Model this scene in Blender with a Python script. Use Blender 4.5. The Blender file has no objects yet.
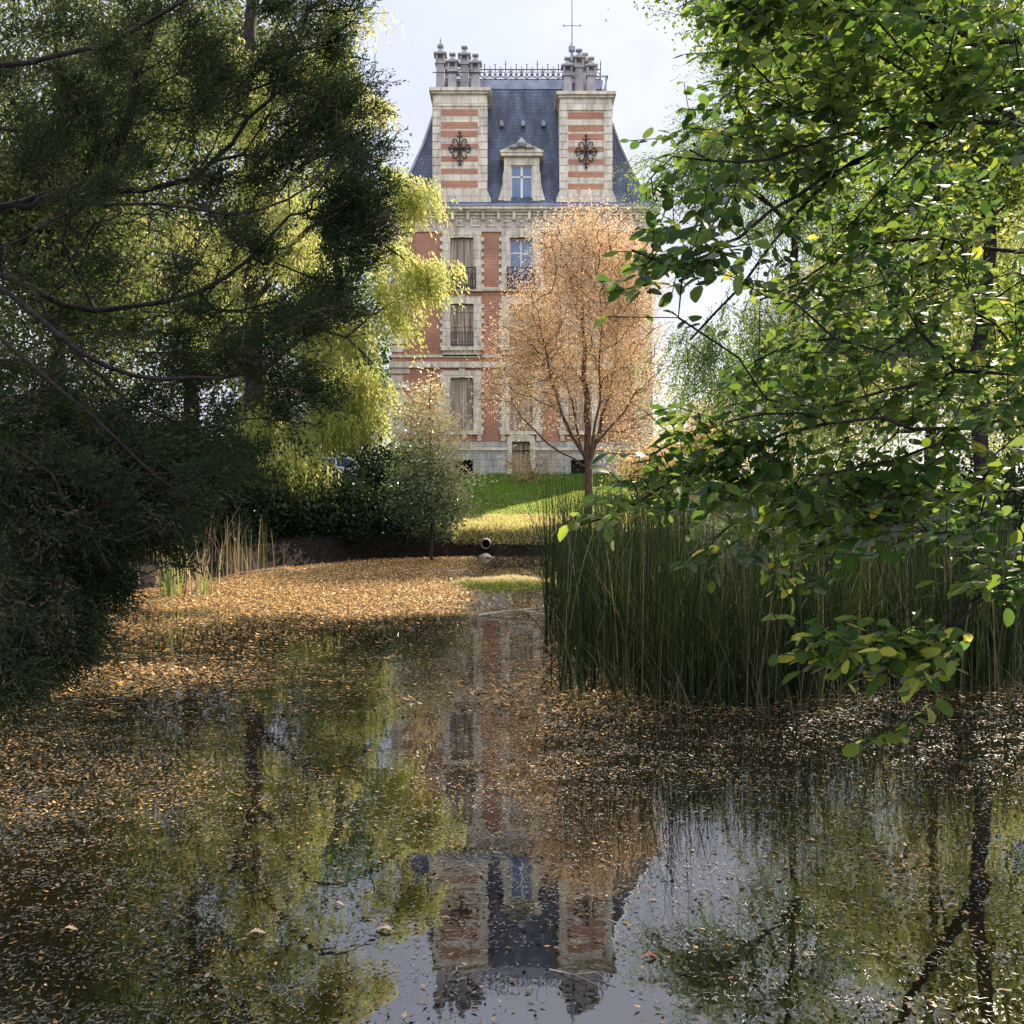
import bpy, math, random
import numpy as np
from mathutils import Vector

SC = bpy.context.scene
COL = SC.collection
R = math.radians
F, HY = 1000.0, 494.0                     # focal length in pixels, horizon row
CAMZ = 2.0

# ------------------------------------------------------------------ camera
cd = bpy.data.cameras.new("camera"); cam = bpy.data.objects.new("camera", cd); COL.objects.link(cam)
cam.location = (0, 0, CAMZ); cam.rotation_euler = (R(90), 0, 0)
cd.sensor_width = 36; cd.lens = 36 * F / 1024; cd.shift_y = (HY - 512) / 1024
cd.clip_start = 0.05; cd.clip_end = 3000
SC.camera = cam

# ------------------------------------------------------------------ light
SUN_AZ, SUN_EL = R(27), R(39)
w = bpy.data.worlds.new("World"); SC.world = w; w.use_nodes = True
nt = w.node_tree; nt.nodes.clear()
N = nt.nodes.new; Lk = nt.links.new
out = N("ShaderNodeOutputWorld"); bg = N("ShaderNodeBackground"); bg.inputs[1].default_value = 0.10
sky = N("ShaderNodeTexSky"); sky.sky_type = 'NISHITA'; sky.sun_disc = False
sky.sun_elevation = SUN_EL; sky.sun_rotation = SUN_AZ; sky.air_density = 1.0; sky.dust_density = 1.0
tc = N("ShaderNodeTexCoord"); mp = N("ShaderNodeMapping"); mp.inputs['Scale'].default_value = (1, 1, 2.6)
no = N("ShaderNodeTexNoise"); no.inputs['Scale'].default_value = 2.6; no.inputs['Detail'].default_value = 7; no.inputs['Roughness'].default_value = 0.55
no.inputs['Distortion'].default_value = 0.6
rp = N("ShaderNodeValToRGB"); rp.color_ramp.elements[0].position = 0.34; rp.color_ramp.elements[1].position = 0.66
rp.color_ramp.elements[0].color = (0.64, 0.64, 0.64, 1); rp.color_ramp.elements[1].color = (1, 1, 1, 1)
mx = N("ShaderNodeMixRGB"); mx.inputs[2].default_value = (3.45, 3.53, 4.05, 1)
sepw = N("ShaderNodeSeparateXYZ"); up = N("ShaderNodeMapRange")
up.inputs[1].default_value = 0.45; up.inputs[2].default_value = 1.0; up.inputs[3].default_value = 1.0; up.inputs[4].default_value = 1.9
bk = N("ShaderNodeMapRange"); bk.inputs[1].default_value = 0.1; bk.inputs[2].default_value = -0.6; bk.inputs[3].default_value = 0.0; bk.inputs[4].default_value = 1.25
sm = N("ShaderNodeMath"); sm.operation = 'ADD'; Lk(sepw.outputs[1], bk.inputs[0]); Lk(up.outputs[0], sm.inputs[0]); Lk(bk.outputs[0], sm.inputs[1])
mul = N("ShaderNodeVectorMath"); mul.operation = 'SCALE'
Lk(tc.outputs['Generated'], mp.inputs[0]); Lk(mp.outputs[0], no.inputs[0]); Lk(no.outputs[0], rp.inputs[0])
Lk(rp.outputs[0], mx.inputs[0]); Lk(sky.outputs[0], mx.inputs[1])
Lk(tc.outputs['Generated'], sepw.inputs[0]); Lk(sepw.outputs[2], up.inputs[0])
Lk(mx.outputs[0], mul.inputs[0]); Lk(sm.outputs[0], mul.inputs['Scale'])
Lk(mul.outputs[0], bg.inputs[0]); Lk(bg.outputs[0], out.inputs[0])

sd = bpy.data.lights.new("sun", 'SUN'); sd.energy = 5.0; sd.angle = R(0.53); sd.color = (1.0, 0.87, 0.68)
so = bpy.data.objects.new("sun", sd); COL.objects.link(so)
SUNV = Vector((math.sin(SUN_AZ) * math.cos(SUN_EL), math.cos(SUN_AZ) * math.cos(SUN_EL), math.sin(SUN_EL)))
so.rotation_euler = (-SUNV).to_track_quat('-Z', 'Y').to_euler(); so.location = SUNV * 60
SC.view_settings.view_transform = 'Standard'; SC.view_settings.look = 'None'
SC.view_settings.exposure = 1.22; SC.view_settings.gamma = 1
SC.render.engine = 'CYCLES'
SC.cycles.max_bounces = 7; SC.cycles.diffuse_bounces = 3; SC.cycles.transmission_bounces = 4; SC.cycles.glossy_bounces = 3

rng = np.random.default_rng(7)
random.seed(7)

def P3(px, py, Y):                         # picture pixel + distance -> world point
    return np.array(((px - 512) * Y / F, Y, CAMZ + (HY - py) * Y / F))

# ------------------------------------------------------------------ materials
def new_mat(name):
    m = bpy.data.materials.new(name); m.use_nodes = True
    m.node_tree.nodes.clear(); return m, m.node_tree.nodes.new, m.node_tree.links.new

def mat_simple(name, col, col2=None, rough=0.8, scale=3.0, bump=0.0, detail=5, spec=0.3, metallic=0.0, lo=0.35, hi=0.65):
    m, N, L = new_mat(name)
    o = N("ShaderNodeOutputMaterial"); b = N("ShaderNodeBsdfPrincipled")
    b.inputs['Roughness'].default_value = rough; b.inputs['Specular IOR Level'].default_value = spec
    b.inputs['Metallic'].default_value = metallic
    L(b.outputs[0], o.inputs[0])
    if col2 is None: b.inputs['Base Color'].default_value = (*col, 1)
    t = N("ShaderNodeTexCoord"); n = N("ShaderNodeTexNoise"); n.inputs['Scale'].default_value = scale; n.inputs['Detail'].default_value = detail
    L(t.outputs['Object'], n.inputs[0])
    if col2 is not None:
        r = N("ShaderNodeValToRGB"); r.color_ramp.elements[0].color = (*col, 1); r.color_ramp.elements[1].color = (*col2, 1)
        r.color_ramp.elements[0].position = lo; r.color_ramp.elements[1].position = hi
        L(n.outputs[0], r.inputs[0]); L(r.outputs[0], b.inputs['Base Color'])
    if bump:
        bp = N("ShaderNodeBump"); bp.inputs['Strength'].default_value = bump; bp.inputs['Distance'].default_value = 0.05
        L(n.outputs[0], bp.inputs['Height']); L(bp.outputs[0], b.inputs['Normal'])
    return m

def mat_leaf(name, cols, trans=0.45, gloss=0.0, tcols=None, rough=0.35):
    """per-leaf hue from the face attribute 'v'; diffuse + translucent (+ gloss)"""
    m, N, L = new_mat(name)
    o = N("ShaderNodeOutputMaterial"); a = N("ShaderNodeAttribute"); a.attribute_name = "v"
    def ramp(cs):
        r = N("ShaderNodeValToRGB"); e = r.color_ramp.elements
        while len(e) < len(cs): e.new(0.5)
        for i, c in enumerate(cs): e[i].position = i / (len(cs) - 1); e[i].color = (*c, 1)
        L(a.outputs['Fac'], r.inputs[0]); return r
    r1 = ramp(cols); r2 = ramp(tcols or cols)
    d = N("ShaderNodeBsdfDiffuse"); t = N("ShaderNodeBsdfTranslucent"); mxs = N("ShaderNodeMixShader"); mxs.inputs[0].default_value = trans
    L(r1.outputs[0], d.inputs[0]); L(r2.outputs[0], t.inputs[0]); L(d.outputs[0], mxs.inputs[1]); L(t.outputs[0], mxs.inputs[2])
    last = mxs
    if gloss:
        g = N("ShaderNodeBsdfGlossy"); g.inputs['Roughness'].default_value = rough; g.inputs[0].default_value = (1, 1, 1, 1)
        fr = N("ShaderNodeFresnel"); fr.inputs[0].default_value = 1.45
        mm = N("ShaderNodeMath"); mm.operation = 'MULTIPLY'; mm.inputs[1].default_value = gloss
        L(fr.outputs[0], mm.inputs[0]); m2 = N("ShaderNodeMixShader")
        L(mm.outputs[0], m2.inputs[0]); L(mxs.outputs[0], m2.inputs[1]); L(g.outputs[0], m2.inputs[2]); last = m2
    L(last.outputs[0], o.inputs[0]); return m

def mat_brick():
    m, N, L = new_mat("red_brick")
    o = N("ShaderNodeOutputMaterial"); b = N("ShaderNodeBsdfPrincipled"); b.inputs['Roughness'].default_value = 0.9
    b.inputs['Specular IOR Level'].default_value = 0.2
    g = N("ShaderNodeNewGeometry"); s = N("ShaderNodeSeparateXYZ"); L(g.outputs['Position'], s.inputs[0])
    ad = N("ShaderNodeMath"); ad.operation = 'ADD'; L(s.outputs[0], ad.inputs[0]); L(s.outputs[1], ad.inputs[1])
    c = N("ShaderNodeCombineXYZ"); L(ad.outputs[0], c.inputs[0]); L(s.outputs[2], c.inputs[1])
    k = N("ShaderNodeTexBrick"); k.inputs['Scale'].default_value = 1.0
    k.inputs['Brick Width'].default_value = 0.24; k.inputs['Row Height'].default_value = 0.085; k.inputs['Mortar Size'].default_value = 0.012
    k.inputs['Color1'].default_value = (0.48, 0.205, 0.11, 1); k.inputs['Color2'].default_value = (0.37, 0.15, 0.08, 1)
    k.inputs['Mortar'].default_value = (0.50, 0.36, 0.28, 1)
    L(c.outputs[0], k.inputs[0])
    n = N("ShaderNodeTexNoise"); n.inputs['Scale'].default_value = 0.9; n.inputs['Detail'].default_value = 8; L(g.outputs['Position'], n.inputs[0])
    r = N("ShaderNodeValToRGB"); r.color_ramp.elements[0].position = 0.3; r.color_ramp.elements[0].color = (0.72, 0.70, 0.68, 1)
    r.color_ramp.elements[1].position = 0.7; r.color_ramp.elements[1].color = (1.1, 1.05, 1.0, 1)
    L(n.outputs[0], r.inputs[0])
    x = N("ShaderNodeMixRGB"); x.blend_type = 'MULTIPLY'; x.inputs[0].default_value = 1
    L(k.outputs[0], x.inputs[1]); L(r.outputs[0], x.inputs[2]); L(x.outputs[0], b.inputs['Base Color'])
    L(b.outputs[0], o.inputs[0]); return m

def mat_stone(name, base, dark, joint=True, rowh=0.42, bw=0.9):
    m, N, L = new_mat(name)
    o = N("ShaderNodeOutputMaterial"); b = N("ShaderNodeBsdfPrincipled"); b.inputs['Roughness'].default_value = 0.85
    b.inputs['Specular IOR Level'].default_value = 0.25
    g = N("ShaderNodeNewGeometry"); s = N("ShaderNodeSeparateXYZ"); L(g.outputs['Position'], s.inputs[0])
    n = N("ShaderNodeTexNoise"); n.inputs['Scale'].default_value = 1.7; n.inputs['Detail'].default_value = 9; n.inputs['Roughness'].default_value = 0.65
    mpg = N("ShaderNodeMapping"); mpg.inputs['Scale'].default_value = (1.9, 1.9, 0.42)
    L(g.outputs['Position'], mpg.inputs[0]); L(mpg.outputs[0], n.inputs[0])
    r = N("ShaderNodeValToRGB"); r.color_ramp.elements[0].position = 0.33; r.color_ramp.elements[0].color = (*dark, 1)
    r.color_ramp.elements[1].position = 0.58; r.color_ramp.elements[1].color = (*base, 1)
    L(n.outputs[0], r.inputs[0]); last = r.outputs[0]
    if joint:
        ad = N("ShaderNodeMath"); ad.operation = 'ADD'; L(s.outputs[0], ad.inputs[0]); L(s.outputs[1], ad.inputs[1])
        c = N("ShaderNodeCombineXYZ"); L(ad.outputs[0], c.inputs[0]); L(s.outputs[2], c.inputs[1])
        k = N("ShaderNodeTexBrick"); k.inputs['Scale'].default_value = 1
        k.inputs['Brick Width'].default_value = bw; k.inputs['Row Height'].default_value = rowh; k.inputs['Mortar Size'].default_value = 0.018
        k.inputs['Color1'].default_value = (1, 1, 1, 1); k.inputs['Color2'].default_value = (0.86, 0.85, 0.84, 1); k.inputs['Mortar'].default_value = (0.6, 0.56, 0.5, 1)
        L(c.outputs[0], k.inputs[0])
        x = N("ShaderNodeMixRGB"); x.blend_type = 'MULTIPLY'; x.inputs[0].default_value = 1
        L(last, x.inputs[1]); L(k.outputs[0], x.inputs[2]); last = x.outputs[0]
    L(last, b.inputs['Base Color']); L(b.outputs[0], o.inputs[0]); return m

def mat_slate():
    m, N, L = new_mat("blue_slate")
    o = N("ShaderNodeOutputMaterial"); b = N("ShaderNodeBsdfPrincipled"); b.inputs['Roughness'].default_value = 0.55
    g = N("ShaderNodeNewGeometry"); s = N("ShaderNodeSeparateXYZ"); L(g.outputs['Position'], s.inputs[0])
    ad = N("ShaderNodeMath"); ad.operation = 'ADD'; L(s.outputs[0], ad.inputs[0]); L(s.outputs[1], ad.inputs[1])
    c = N("ShaderNodeCombineXYZ"); L(ad.outputs[0], c.inputs[0]); L(s.outputs[2], c.inputs[1])
    k = N("ShaderNodeTexBrick"); k.inputs['Scale'].default_value = 1
    k.inputs['Brick Width'].default_value = 0.28; k.inputs['Row Height'].default_value = 0.2; k.inputs['Mortar Size'].default_value = 0.014
    k.inputs['Color1'].default_value = (0.055, 0.075, 0.12, 1); k.inputs['Color2'].default_value = (0.04, 0.055, 0.09, 1); k.inputs['Mortar'].default_value = (0.02, 0.027, 0.045, 1)
    L(c.outputs[0], k.inputs[0])
    n = N("ShaderNodeTexNoise"); n.inputs['Scale'].default_value = 1.2; n.inputs['Detail'].default_value = 7
    mpg = N("ShaderNodeMapping"); mpg.inputs['Scale'].default_value = (1.6, 1.6, 0.35); L(g.outputs['Position'], mpg.inputs[0]); L(mpg.outputs[0], n.inputs[0])
    r = N("ShaderNodeValToRGB"); r.color_ramp.elements[0].position = 0.4; r.color_ramp.elements[0].color = (0.72, 0.72, 0.72, 1)
    r.color_ramp.elements[1].position = 0.72; r.color_ramp.elements[1].color = (2.3, 2.15, 1.95, 1); L(n.outputs[0], r.inputs[0])
    x = N("ShaderNodeMixRGB"); x.blend_type = 'MULTIPLY'; x.inputs[0].default_value = 1
    L(k.outputs[0], x.inputs[1]); L(r.outputs[0], x.inputs[2]); L(x.outputs[0], b.inputs['Base Color'])
    L(b.outputs[0], o.inputs[0]); return m

def mat_boards():
    m, N, L = new_mat("weathered_wood")
    o = N("ShaderNodeOutputMaterial"); b = N("ShaderNodeBsdfPrincipled"); b.inputs['Roughness'].default_value = 0.85
    g = N("ShaderNodeNewGeometry"); mpg = N("ShaderNodeMapping"); mpg.inputs['Scale'].default_value = (9, 9, 0.5); L(g.outputs['Position'], mpg.inputs[0])
    n = N("ShaderNodeTexNoise"); n.inputs['Scale'].default_value = 1; n.inputs['Detail'].default_value = 5; L(mpg.outputs[0], n.inputs[0])
    r = N("ShaderNodeValToRGB"); r.color_ramp.elements[0].position = 0.35; r.color_ramp.elements[0].color = (0.20, 0.13, 0.09, 1)
    r.color_ramp.elements[1].position = 0.62; r.color_ramp.elements[1].color = (0.52, 0.41, 0.31, 1); L(n.outputs[0], r.inputs[0])
    L(r.outputs[0], b.inputs['Base Color']); L(b.outputs[0], o.inputs[0]); return m

def mat_ground():
    m, N, L = new_mat("lawn_and_earth")
    o = N("ShaderNodeOutputMaterial"); b = N("ShaderNodeBsdfPrincipled"); b.inputs['Roughness'].default_value = 0.95; b.inputs['Specular IOR Level'].default_value = 0.1
    g = N("ShaderNodeNewGeometry"); n = N("ShaderNodeTexNoise"); n.inputs['Scale'].default_value = 0.9; n.inputs['Detail'].default_value = 9; L(g.outputs['Position'], n.inputs[0])
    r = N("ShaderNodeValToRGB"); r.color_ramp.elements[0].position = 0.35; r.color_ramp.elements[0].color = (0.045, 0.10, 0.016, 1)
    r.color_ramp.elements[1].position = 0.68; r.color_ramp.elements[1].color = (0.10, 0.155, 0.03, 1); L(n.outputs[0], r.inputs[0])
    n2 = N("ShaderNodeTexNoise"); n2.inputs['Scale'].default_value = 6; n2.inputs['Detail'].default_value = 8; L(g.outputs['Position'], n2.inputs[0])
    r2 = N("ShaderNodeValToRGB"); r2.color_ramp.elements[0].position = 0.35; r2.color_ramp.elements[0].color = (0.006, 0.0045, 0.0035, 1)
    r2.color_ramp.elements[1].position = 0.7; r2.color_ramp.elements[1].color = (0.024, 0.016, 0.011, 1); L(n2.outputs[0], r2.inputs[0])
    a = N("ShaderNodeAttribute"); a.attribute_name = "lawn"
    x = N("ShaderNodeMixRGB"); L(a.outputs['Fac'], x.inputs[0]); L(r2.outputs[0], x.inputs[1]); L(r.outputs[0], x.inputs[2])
    L(x.outputs[0], b.inputs['Base Color']); L(b.outputs[0], o.inputs[0]); return m

def mat_water():
    m, N, L = new_mat("pond_water")
    o = N("ShaderNodeOutputMaterial"); d = N("ShaderNodeBsdfDiffuse"); d.inputs[0].default_value = (0.010, 0.008, 0.004, 1)
    gl = N("ShaderNodeBsdfGlossy"); gl.inputs['Roughness'].default_value = 0.015; gl.inputs[0].default_value = (0.90, 0.90, 0.90, 1)
    fr = N("ShaderNodeFresnel"); fr.inputs[0].default_value = 2.75
    g = N("ShaderNodeNewGeometry"); n = N("ShaderNodeTexNoise"); n.inputs['Scale'].default_value = 2.2; n.inputs['Detail'].default_value = 4
    L(g.outputs['Position'], n.inputs[0]); bp = N("ShaderNodeBump"); bp.inputs['Strength'].default_value = 0.02; bp.inputs['Distance'].default_value = 0.08
    L(n.outputs[0], bp.inputs['Height']); L(bp.outputs[0], gl.inputs['Normal'])
    x = N("ShaderNodeMixShader"); L(fr.outputs[0], x.inputs[0]); L(d.outputs[0], x.inputs[1]); L(gl.outputs[0], x.inputs[2]); L(x.outputs[0], o.inputs[0])
    return m

M = {
 'brick': mat_brick(), 'slate': mat_slate(), 'boards': mat_boards(), 'ground': mat_ground(), 'water': mat_water(),
 'stone': mat_stone("cream_limestone", (0.80, 0.705, 0.56), (0.44, 0.37, 0.295)),
 'plinth': mat_stone("grey_plinth_stone", (0.52, 0.50, 0.47), (0.30, 0.29, 0.28), rowh=0.35, bw=0.7),
 'zinc': mat_simple("zinc", (0.20, 0.22, 0.27), (0.31, 0.34, 0.40), rough=0.5, scale=2, metallic=0.2),
 'pot': mat_simple("weathered_pot", (0.24, 0.235, 0.25), (0.42, 0.38, 0.36), rough=0.8, scale=1.6),
 'iron': mat_simple("dark_iron", (0.03, 0.028, 0.03), rough=0.6),
 'dark': mat_simple("dark_void", (0.015, 0.013, 0.012), rough=0.9),
 'glass': mat_simple("window_glass", (0.05, 0.08, 0.15), (0.11, 0.17, 0.28), rough=0.12, scale=0.7, spec=0.8),
 'whitewood': mat_simple("white_paint", (0.72, 0.70, 0.66), rough=0.6),
 'concrete': mat_simple("culvert_concrete", (0.10, 0.09, 0.08), (0.34, 0.31, 0.27), rough=0.9, scale=5),
 'rubble': mat_simple("pale_rubble", (0.16, 0.14, 0.125), (0.48, 0.43, 0.38), rough=0.9, scale=4, bump=0.5),
 'carpaint': mat_simple("white_car_paint", (0.78, 0.80, 0.84), rough=0.25, spec=0.6),
 'tyre': mat_simple("tyre_rubber", (0.02, 0.02, 0.02), rough=0.8),
 'bark_dark': mat_simple("dark_bark", (0.009, 0.007, 0.006), (0.030, 0.022, 0.018), rough=0.95, scale=14, bump=0.9),
 'bark_mid': mat_simple("brown_bark", (0.014, 0.010, 0.008), (0.045, 0.032, 0.024), rough=0.95, scale=9, bump=0.6),
 'bark_gold': mat_simple("warm_bark", (0.06, 0.035, 0.025), (0.15, 0.09, 0.06), rough=0.95, scale=9),
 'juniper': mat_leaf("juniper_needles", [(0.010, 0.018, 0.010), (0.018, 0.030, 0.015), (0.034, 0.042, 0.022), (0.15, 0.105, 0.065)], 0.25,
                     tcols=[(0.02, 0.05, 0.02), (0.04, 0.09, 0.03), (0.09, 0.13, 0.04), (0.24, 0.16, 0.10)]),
 'cypress': mat_leaf("swamp_cypress_leaf", [(0.10, 0.15, 0.03), (0.20, 0.25, 0.05), (0.42, 0.42, 0.11), (0.52, 0.46, 0.17)], 0.6,
                     tcols=[(0.22, 0.32, 0.07), (0.46, 0.52, 0.14), (0.72, 0.68, 0.28), (0.80, 0.64, 0.36)]),
 'backgreen': mat_leaf("green_leaf", [(0.03, 0.06, 0.018), (0.055, 0.10, 0.025), (0.10, 0.13, 0.035)], 0.45,
                     tcols=[(0.08, 0.16, 0.03), (0.16, 0.28, 0.05), (0.32, 0.36, 0.08)]),
 'leftback': mat_leaf("shaded_back_leaf", [(0.03, 0.045, 0.018), (0.06, 0.07, 0.03), (0.16, 0.12, 0.06)], 0.45,
                     tcols=[(0.07, 0.13, 0.03), (0.15, 0.22, 0.05), (0.42, 0.34, 0.15)]),
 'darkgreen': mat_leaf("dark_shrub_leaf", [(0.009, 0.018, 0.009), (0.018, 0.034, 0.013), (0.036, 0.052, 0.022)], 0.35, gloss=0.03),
 'feather': mat_leaf("feathery_leaf", [(0.045, 0.085, 0.035), (0.08, 0.13, 0.05), (0.17, 0.20, 0.07)], 0.5,
                     tcols=[(0.11, 0.20, 0.06), (0.22, 0.34, 0.09), (0.45, 0.48, 0.14)]),
 'gold': mat_leaf("golden_autumn_leaf", [(0.30, 0.18, 0.09), (0.55, 0.37, 0.20), (0.68, 0.50, 0.31), (0.78, 0.65, 0.46)], 0.45,
                     tcols=[(0.42, 0.24, 0.11), (0.68, 0.46, 0.25), (0.80, 0.61, 0.39), (0.88, 0.75, 0.56)]),
 'goldshrub': mat_leaf("pale_gold_shrub_leaf", [(0.22, 0.16, 0.06), (0.42, 0.30, 0.13), (0.60, 0.48, 0.28)], 0.5,
                     tcols=[(0.45, 0.34, 0.10), (0.70, 0.50, 0.20), (0.85, 0.72, 0.42)]),
 'young': mat_leaf("young_tree_leaf", [(0.06, 0.085, 0.035), (0.22, 0.22, 0.10), (0.62, 0.54, 0.36)], 0.45, gloss=0.3,
                     tcols=[(0.16, 0.24, 0.06), (0.52, 0.50, 0.18), (0.88, 0.72, 0.40)]),
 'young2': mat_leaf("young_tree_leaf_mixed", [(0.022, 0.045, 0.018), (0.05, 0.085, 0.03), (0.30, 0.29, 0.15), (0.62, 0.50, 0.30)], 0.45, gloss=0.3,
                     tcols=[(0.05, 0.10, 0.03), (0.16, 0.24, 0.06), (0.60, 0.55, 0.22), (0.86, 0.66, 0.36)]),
 'broad': mat_leaf("alder_leaf", [(0.016, 0.040, 0.012), (0.026, 0.055, 0.014), (0.05, 0.085, 0.018), (0.26, 0.24, 0.04)], 0.5, gloss=0.16, rough=0.42,
                     tcols=[(0.05, 0.12, 0.02), (0.13, 0.23, 0.03), (0.36, 0.44, 0.05), (0.78, 0.70, 0.10)]),
 'alder': mat_leaf("alder_canopy_leaf", [(0.016, 0.040, 0.012), (0.03, 0.06, 0.014), (0.06, 0.085, 0.018)], 0.5,
                     tcols=[(0.07, 0.15, 0.02), (0.19, 0.29, 0.03), (0.46, 0.48, 0.07)]),
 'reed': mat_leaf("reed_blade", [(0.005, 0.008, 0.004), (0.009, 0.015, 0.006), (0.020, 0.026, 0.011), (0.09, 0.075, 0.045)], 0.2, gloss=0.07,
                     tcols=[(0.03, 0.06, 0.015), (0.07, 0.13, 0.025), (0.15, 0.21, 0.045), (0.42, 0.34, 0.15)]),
 'drygrass': mat_leaf("dry_straw", [(0.16, 0.095, 0.06), (0.36, 0.26, 0.14), (0.60, 0.48, 0.26), (0.16, 0.26, 0.05)], 0.4),
 'lawn': mat_leaf("lawn_blade", [(0.028, 0.095, 0.014), (0.05, 0.15, 0.02), (0.09, 0.20, 0.03)], 0.4,
                     tcols=[(0.26, 0.42, 0.05), (0.48, 0.62, 0.10), (0.80, 0.78, 0.26)]),
 'straw': mat_leaf("sunlit_edge_straw", [(0.42, 0.38, 0.12), (0.62, 0.55, 0.22), (0.78, 0.66, 0.38)], 0.6),
 'litter': mat_leaf("floating_leaf", [(0.03, 0.026, 0.014), (0.11, 0.09, 0.045), (0.26, 0.15, 0.055), (0.58, 0.32, 0.095), (0.74, 0.50, 0.24)], 0.12, gloss=0.04, rough=0.4),
 'twig': mat_simple("pale_twig", (0.20, 0.15, 0.11), (0.42, 0.34, 0.26), rough=0.8, scale=6),
}

# ------------------------------------------------------------------ object helpers
def tag(o, label=None, cat=None, group=None, kind=None):
    if label: o['label'] = label
    if cat: o['category'] = cat
    if group: o['group'] = group
    if kind: o['kind'] = kind
    return o

def root(name, loc, label, cat, group=None, kind=None):
    o = bpy.data.objects.new(name, None); COL.objects.link(o); o.location = loc; o.empty_display_size = 0.2
    return tag(o, label, cat, group, kind)

def root_loc(parent):
    while parent.parent: parent = parent.parent
    return np.array(parent.location)

def link_mesh(name, me, mat, parent=None):
    o = bpy.data.objects.new(name, me); COL.objects.link(o); me.materials.append(mat)
    if parent: o.parent = parent
    return o

class MB:
    """collects polygons; build() links them as one mesh object"""
    def __init__(s): s.v = []; s.f = []
    def add(s, vs, fs):
        b = len(s.v); s.v += [tuple(map(float, p)) for p in vs]; s.f += [tuple(b + i for i in f) for f in fs]
    def box(s, x0, x1, y0, y1, z0, z1):
        s.add([(x0,y0,z0),(x1,y0,z0),(x1,y1,z0),(x0,y1,z0),(x0,y0,z1),(x1,y0,z1),(x1,y1,z1),(x0,y1,z1)],
              [(0,3,2,1),(4,5,6,7),(0,1,5,4),(1,2,6,5),(2,3,7,6),(3,0,4,7)])
    def prism(s, pts, y0, y1):                        # polygon in xz pushed along y (pts counter-clockwise seen from -y)
        n = len(pts); vs = [(x, y0, z) for x, z in pts] + [(x, y1, z) for x, z in pts]
        s.add(vs, [tuple(range(n)), tuple(range(2*n-1, n-1, -1))] + [(i, i+n, (i+1)%n+n, (i+1)%n) for i in range(n)])
    def frustum(s, cx, cy, z0, z1, a0, b0, a1, b1):
        s.add([(cx-a0,cy-b0,z0),(cx+a0,cy-b0,z0),(cx+a0,cy+b0,z0),(cx-a0,cy+b0,z0),(cx-a1,cy-b1,z1),(cx+a1,cy-b1,z1),(cx+a1,cy+b1,z1),(cx-a1,cy+b1,z1)],
              [(0,3,2,1),(4,5,6,7),(0,1,5,4),(1,2,6,5),(2,3,7,6),(3,0,4,7)])
    def tube(s, pts, r, k=6, taper=1.0):
        pts = [Vector(p) for p in pts]; n = len(pts); b = len(s.v)
        for i, p in enumerate(pts):
            t = (pts[min(i+1, n-1)] - pts[max(i-1, 0)]).normalized()
            ref = Vector((0, 1, 0)) if abs(t.y) < 0.9 else Vector((1, 0, 0))
            u = t.cross(ref).normalized(); w_ = t.cross(u)
            rr = (r[i] if hasattr(r, '__len__') else r * (1 + (taper - 1) * i / max(1, n - 1)))
            for j in range(k):
                a = 2*math.pi*j/k; q = p + u*rr*math.cos(a) + w_*rr*math.sin(a); s.v.append(tuple(q))
        for i in range(n-1):
            for j in range(k):
                s.f.append((b+i*k+j, b+i*k+(j+1)%k, b+(i+1)*k+(j+1)%k, b+(i+1)*k+j))
        s.f.append(tuple(b+j for j in range(k))[::-1]); s.f.append(tuple(b+(n-1)*k+j for j in range(k)))
    def lathe(s, cx, cy, prof, k=12):
        b = len(s.v)
        for r_, z in prof:
            for j in range(k):
                a = 2*math.pi*j/k; s.v.append((cx+r_*math.cos(a), cy+r_*math.sin(a), z))
        for i in range(len(prof)-1):
            for j in range(k): s.f.append((b+i*k+j, b+i*k+(j+1)%k, b+(i+1)*k+(j+1)%k, b+(i+1)*k+j))
    def build(s, name, mat, parent=None, smooth=False):
        me = bpy.data.meshes.new(name); L = root_loc(parent) if parent else np.zeros(3)
        vs = np.array(s.v) - L
        me.from_pydata(vs.tolist(), [], s.f); me.update()
        if smooth: me.polygons.foreach_set('use_smooth', [True]*len(me.polygons))
        return link_mesh(name, me, mat, parent)

def big_mesh(name, V, Fq, mat, parent=None, v=None, smooth=False, extra=None):
    """numpy verts (n,3), faces (m,k) -> mesh object; v = per-face attribute"""
    L = root_loc(parent) if parent else np.zeros(3)
    V = np.ascontiguousarray(V - L, dtype=np.float32); m, k = Fq.shape
    me = bpy.data.meshes.new(name); me.vertices.add(len(V)); me.vertices.foreach_set('co', V.ravel())
    me.loops.add(m*k); me.loops.foreach_set('vertex_index', np.ascontiguousarray(Fq, dtype=np.int32).ravel())
    me.polygons.add(m); me.polygons.foreach_set('loop_start', np.arange(0, m*k, k, dtype=np.int32))
    if v is not None:
        a = me.attributes.new('v', 'FLOAT', 'FACE'); a.data.foreach_set('value', np.ascontiguousarray(np.clip(v, 0, 1), dtype=np.float32))
    if extra:
        for nm, arr in extra.items():
            a = me.attributes.new(nm, 'FLOAT', 'POINT'); a.data.foreach_set('value', np.ascontiguousarray(arr, dtype=np.float32))
    if smooth: me.polygons.foreach_set('use_smooth', np.ones(m, dtype=bool))
    me.update(calc_edges=True)
    return link_mesh(name, me, mat, parent)

def unit(a): return a / np.maximum(np.linalg.norm(a, axis=-1, keepdims=True), 1e-9)
def rdir(n): return unit(rng.normal(size=(n, 3)))

def diamonds(C, A, B, L, W):
    """diamond leaves: C base points, A length axis, B width axis"""
    L = np.asarray(L).reshape(-1, 1); W = np.asarray(W).reshape(-1, 1)
    v = np.stack([C, C + A*L*0.45 + B*W*0.5, C + A*L, C + A*L*0.45 - B*W*0.5], axis=1)
    n = len(C); return v.reshape(-1, 3), np.arange(4*n).reshape(n, 4)

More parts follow.
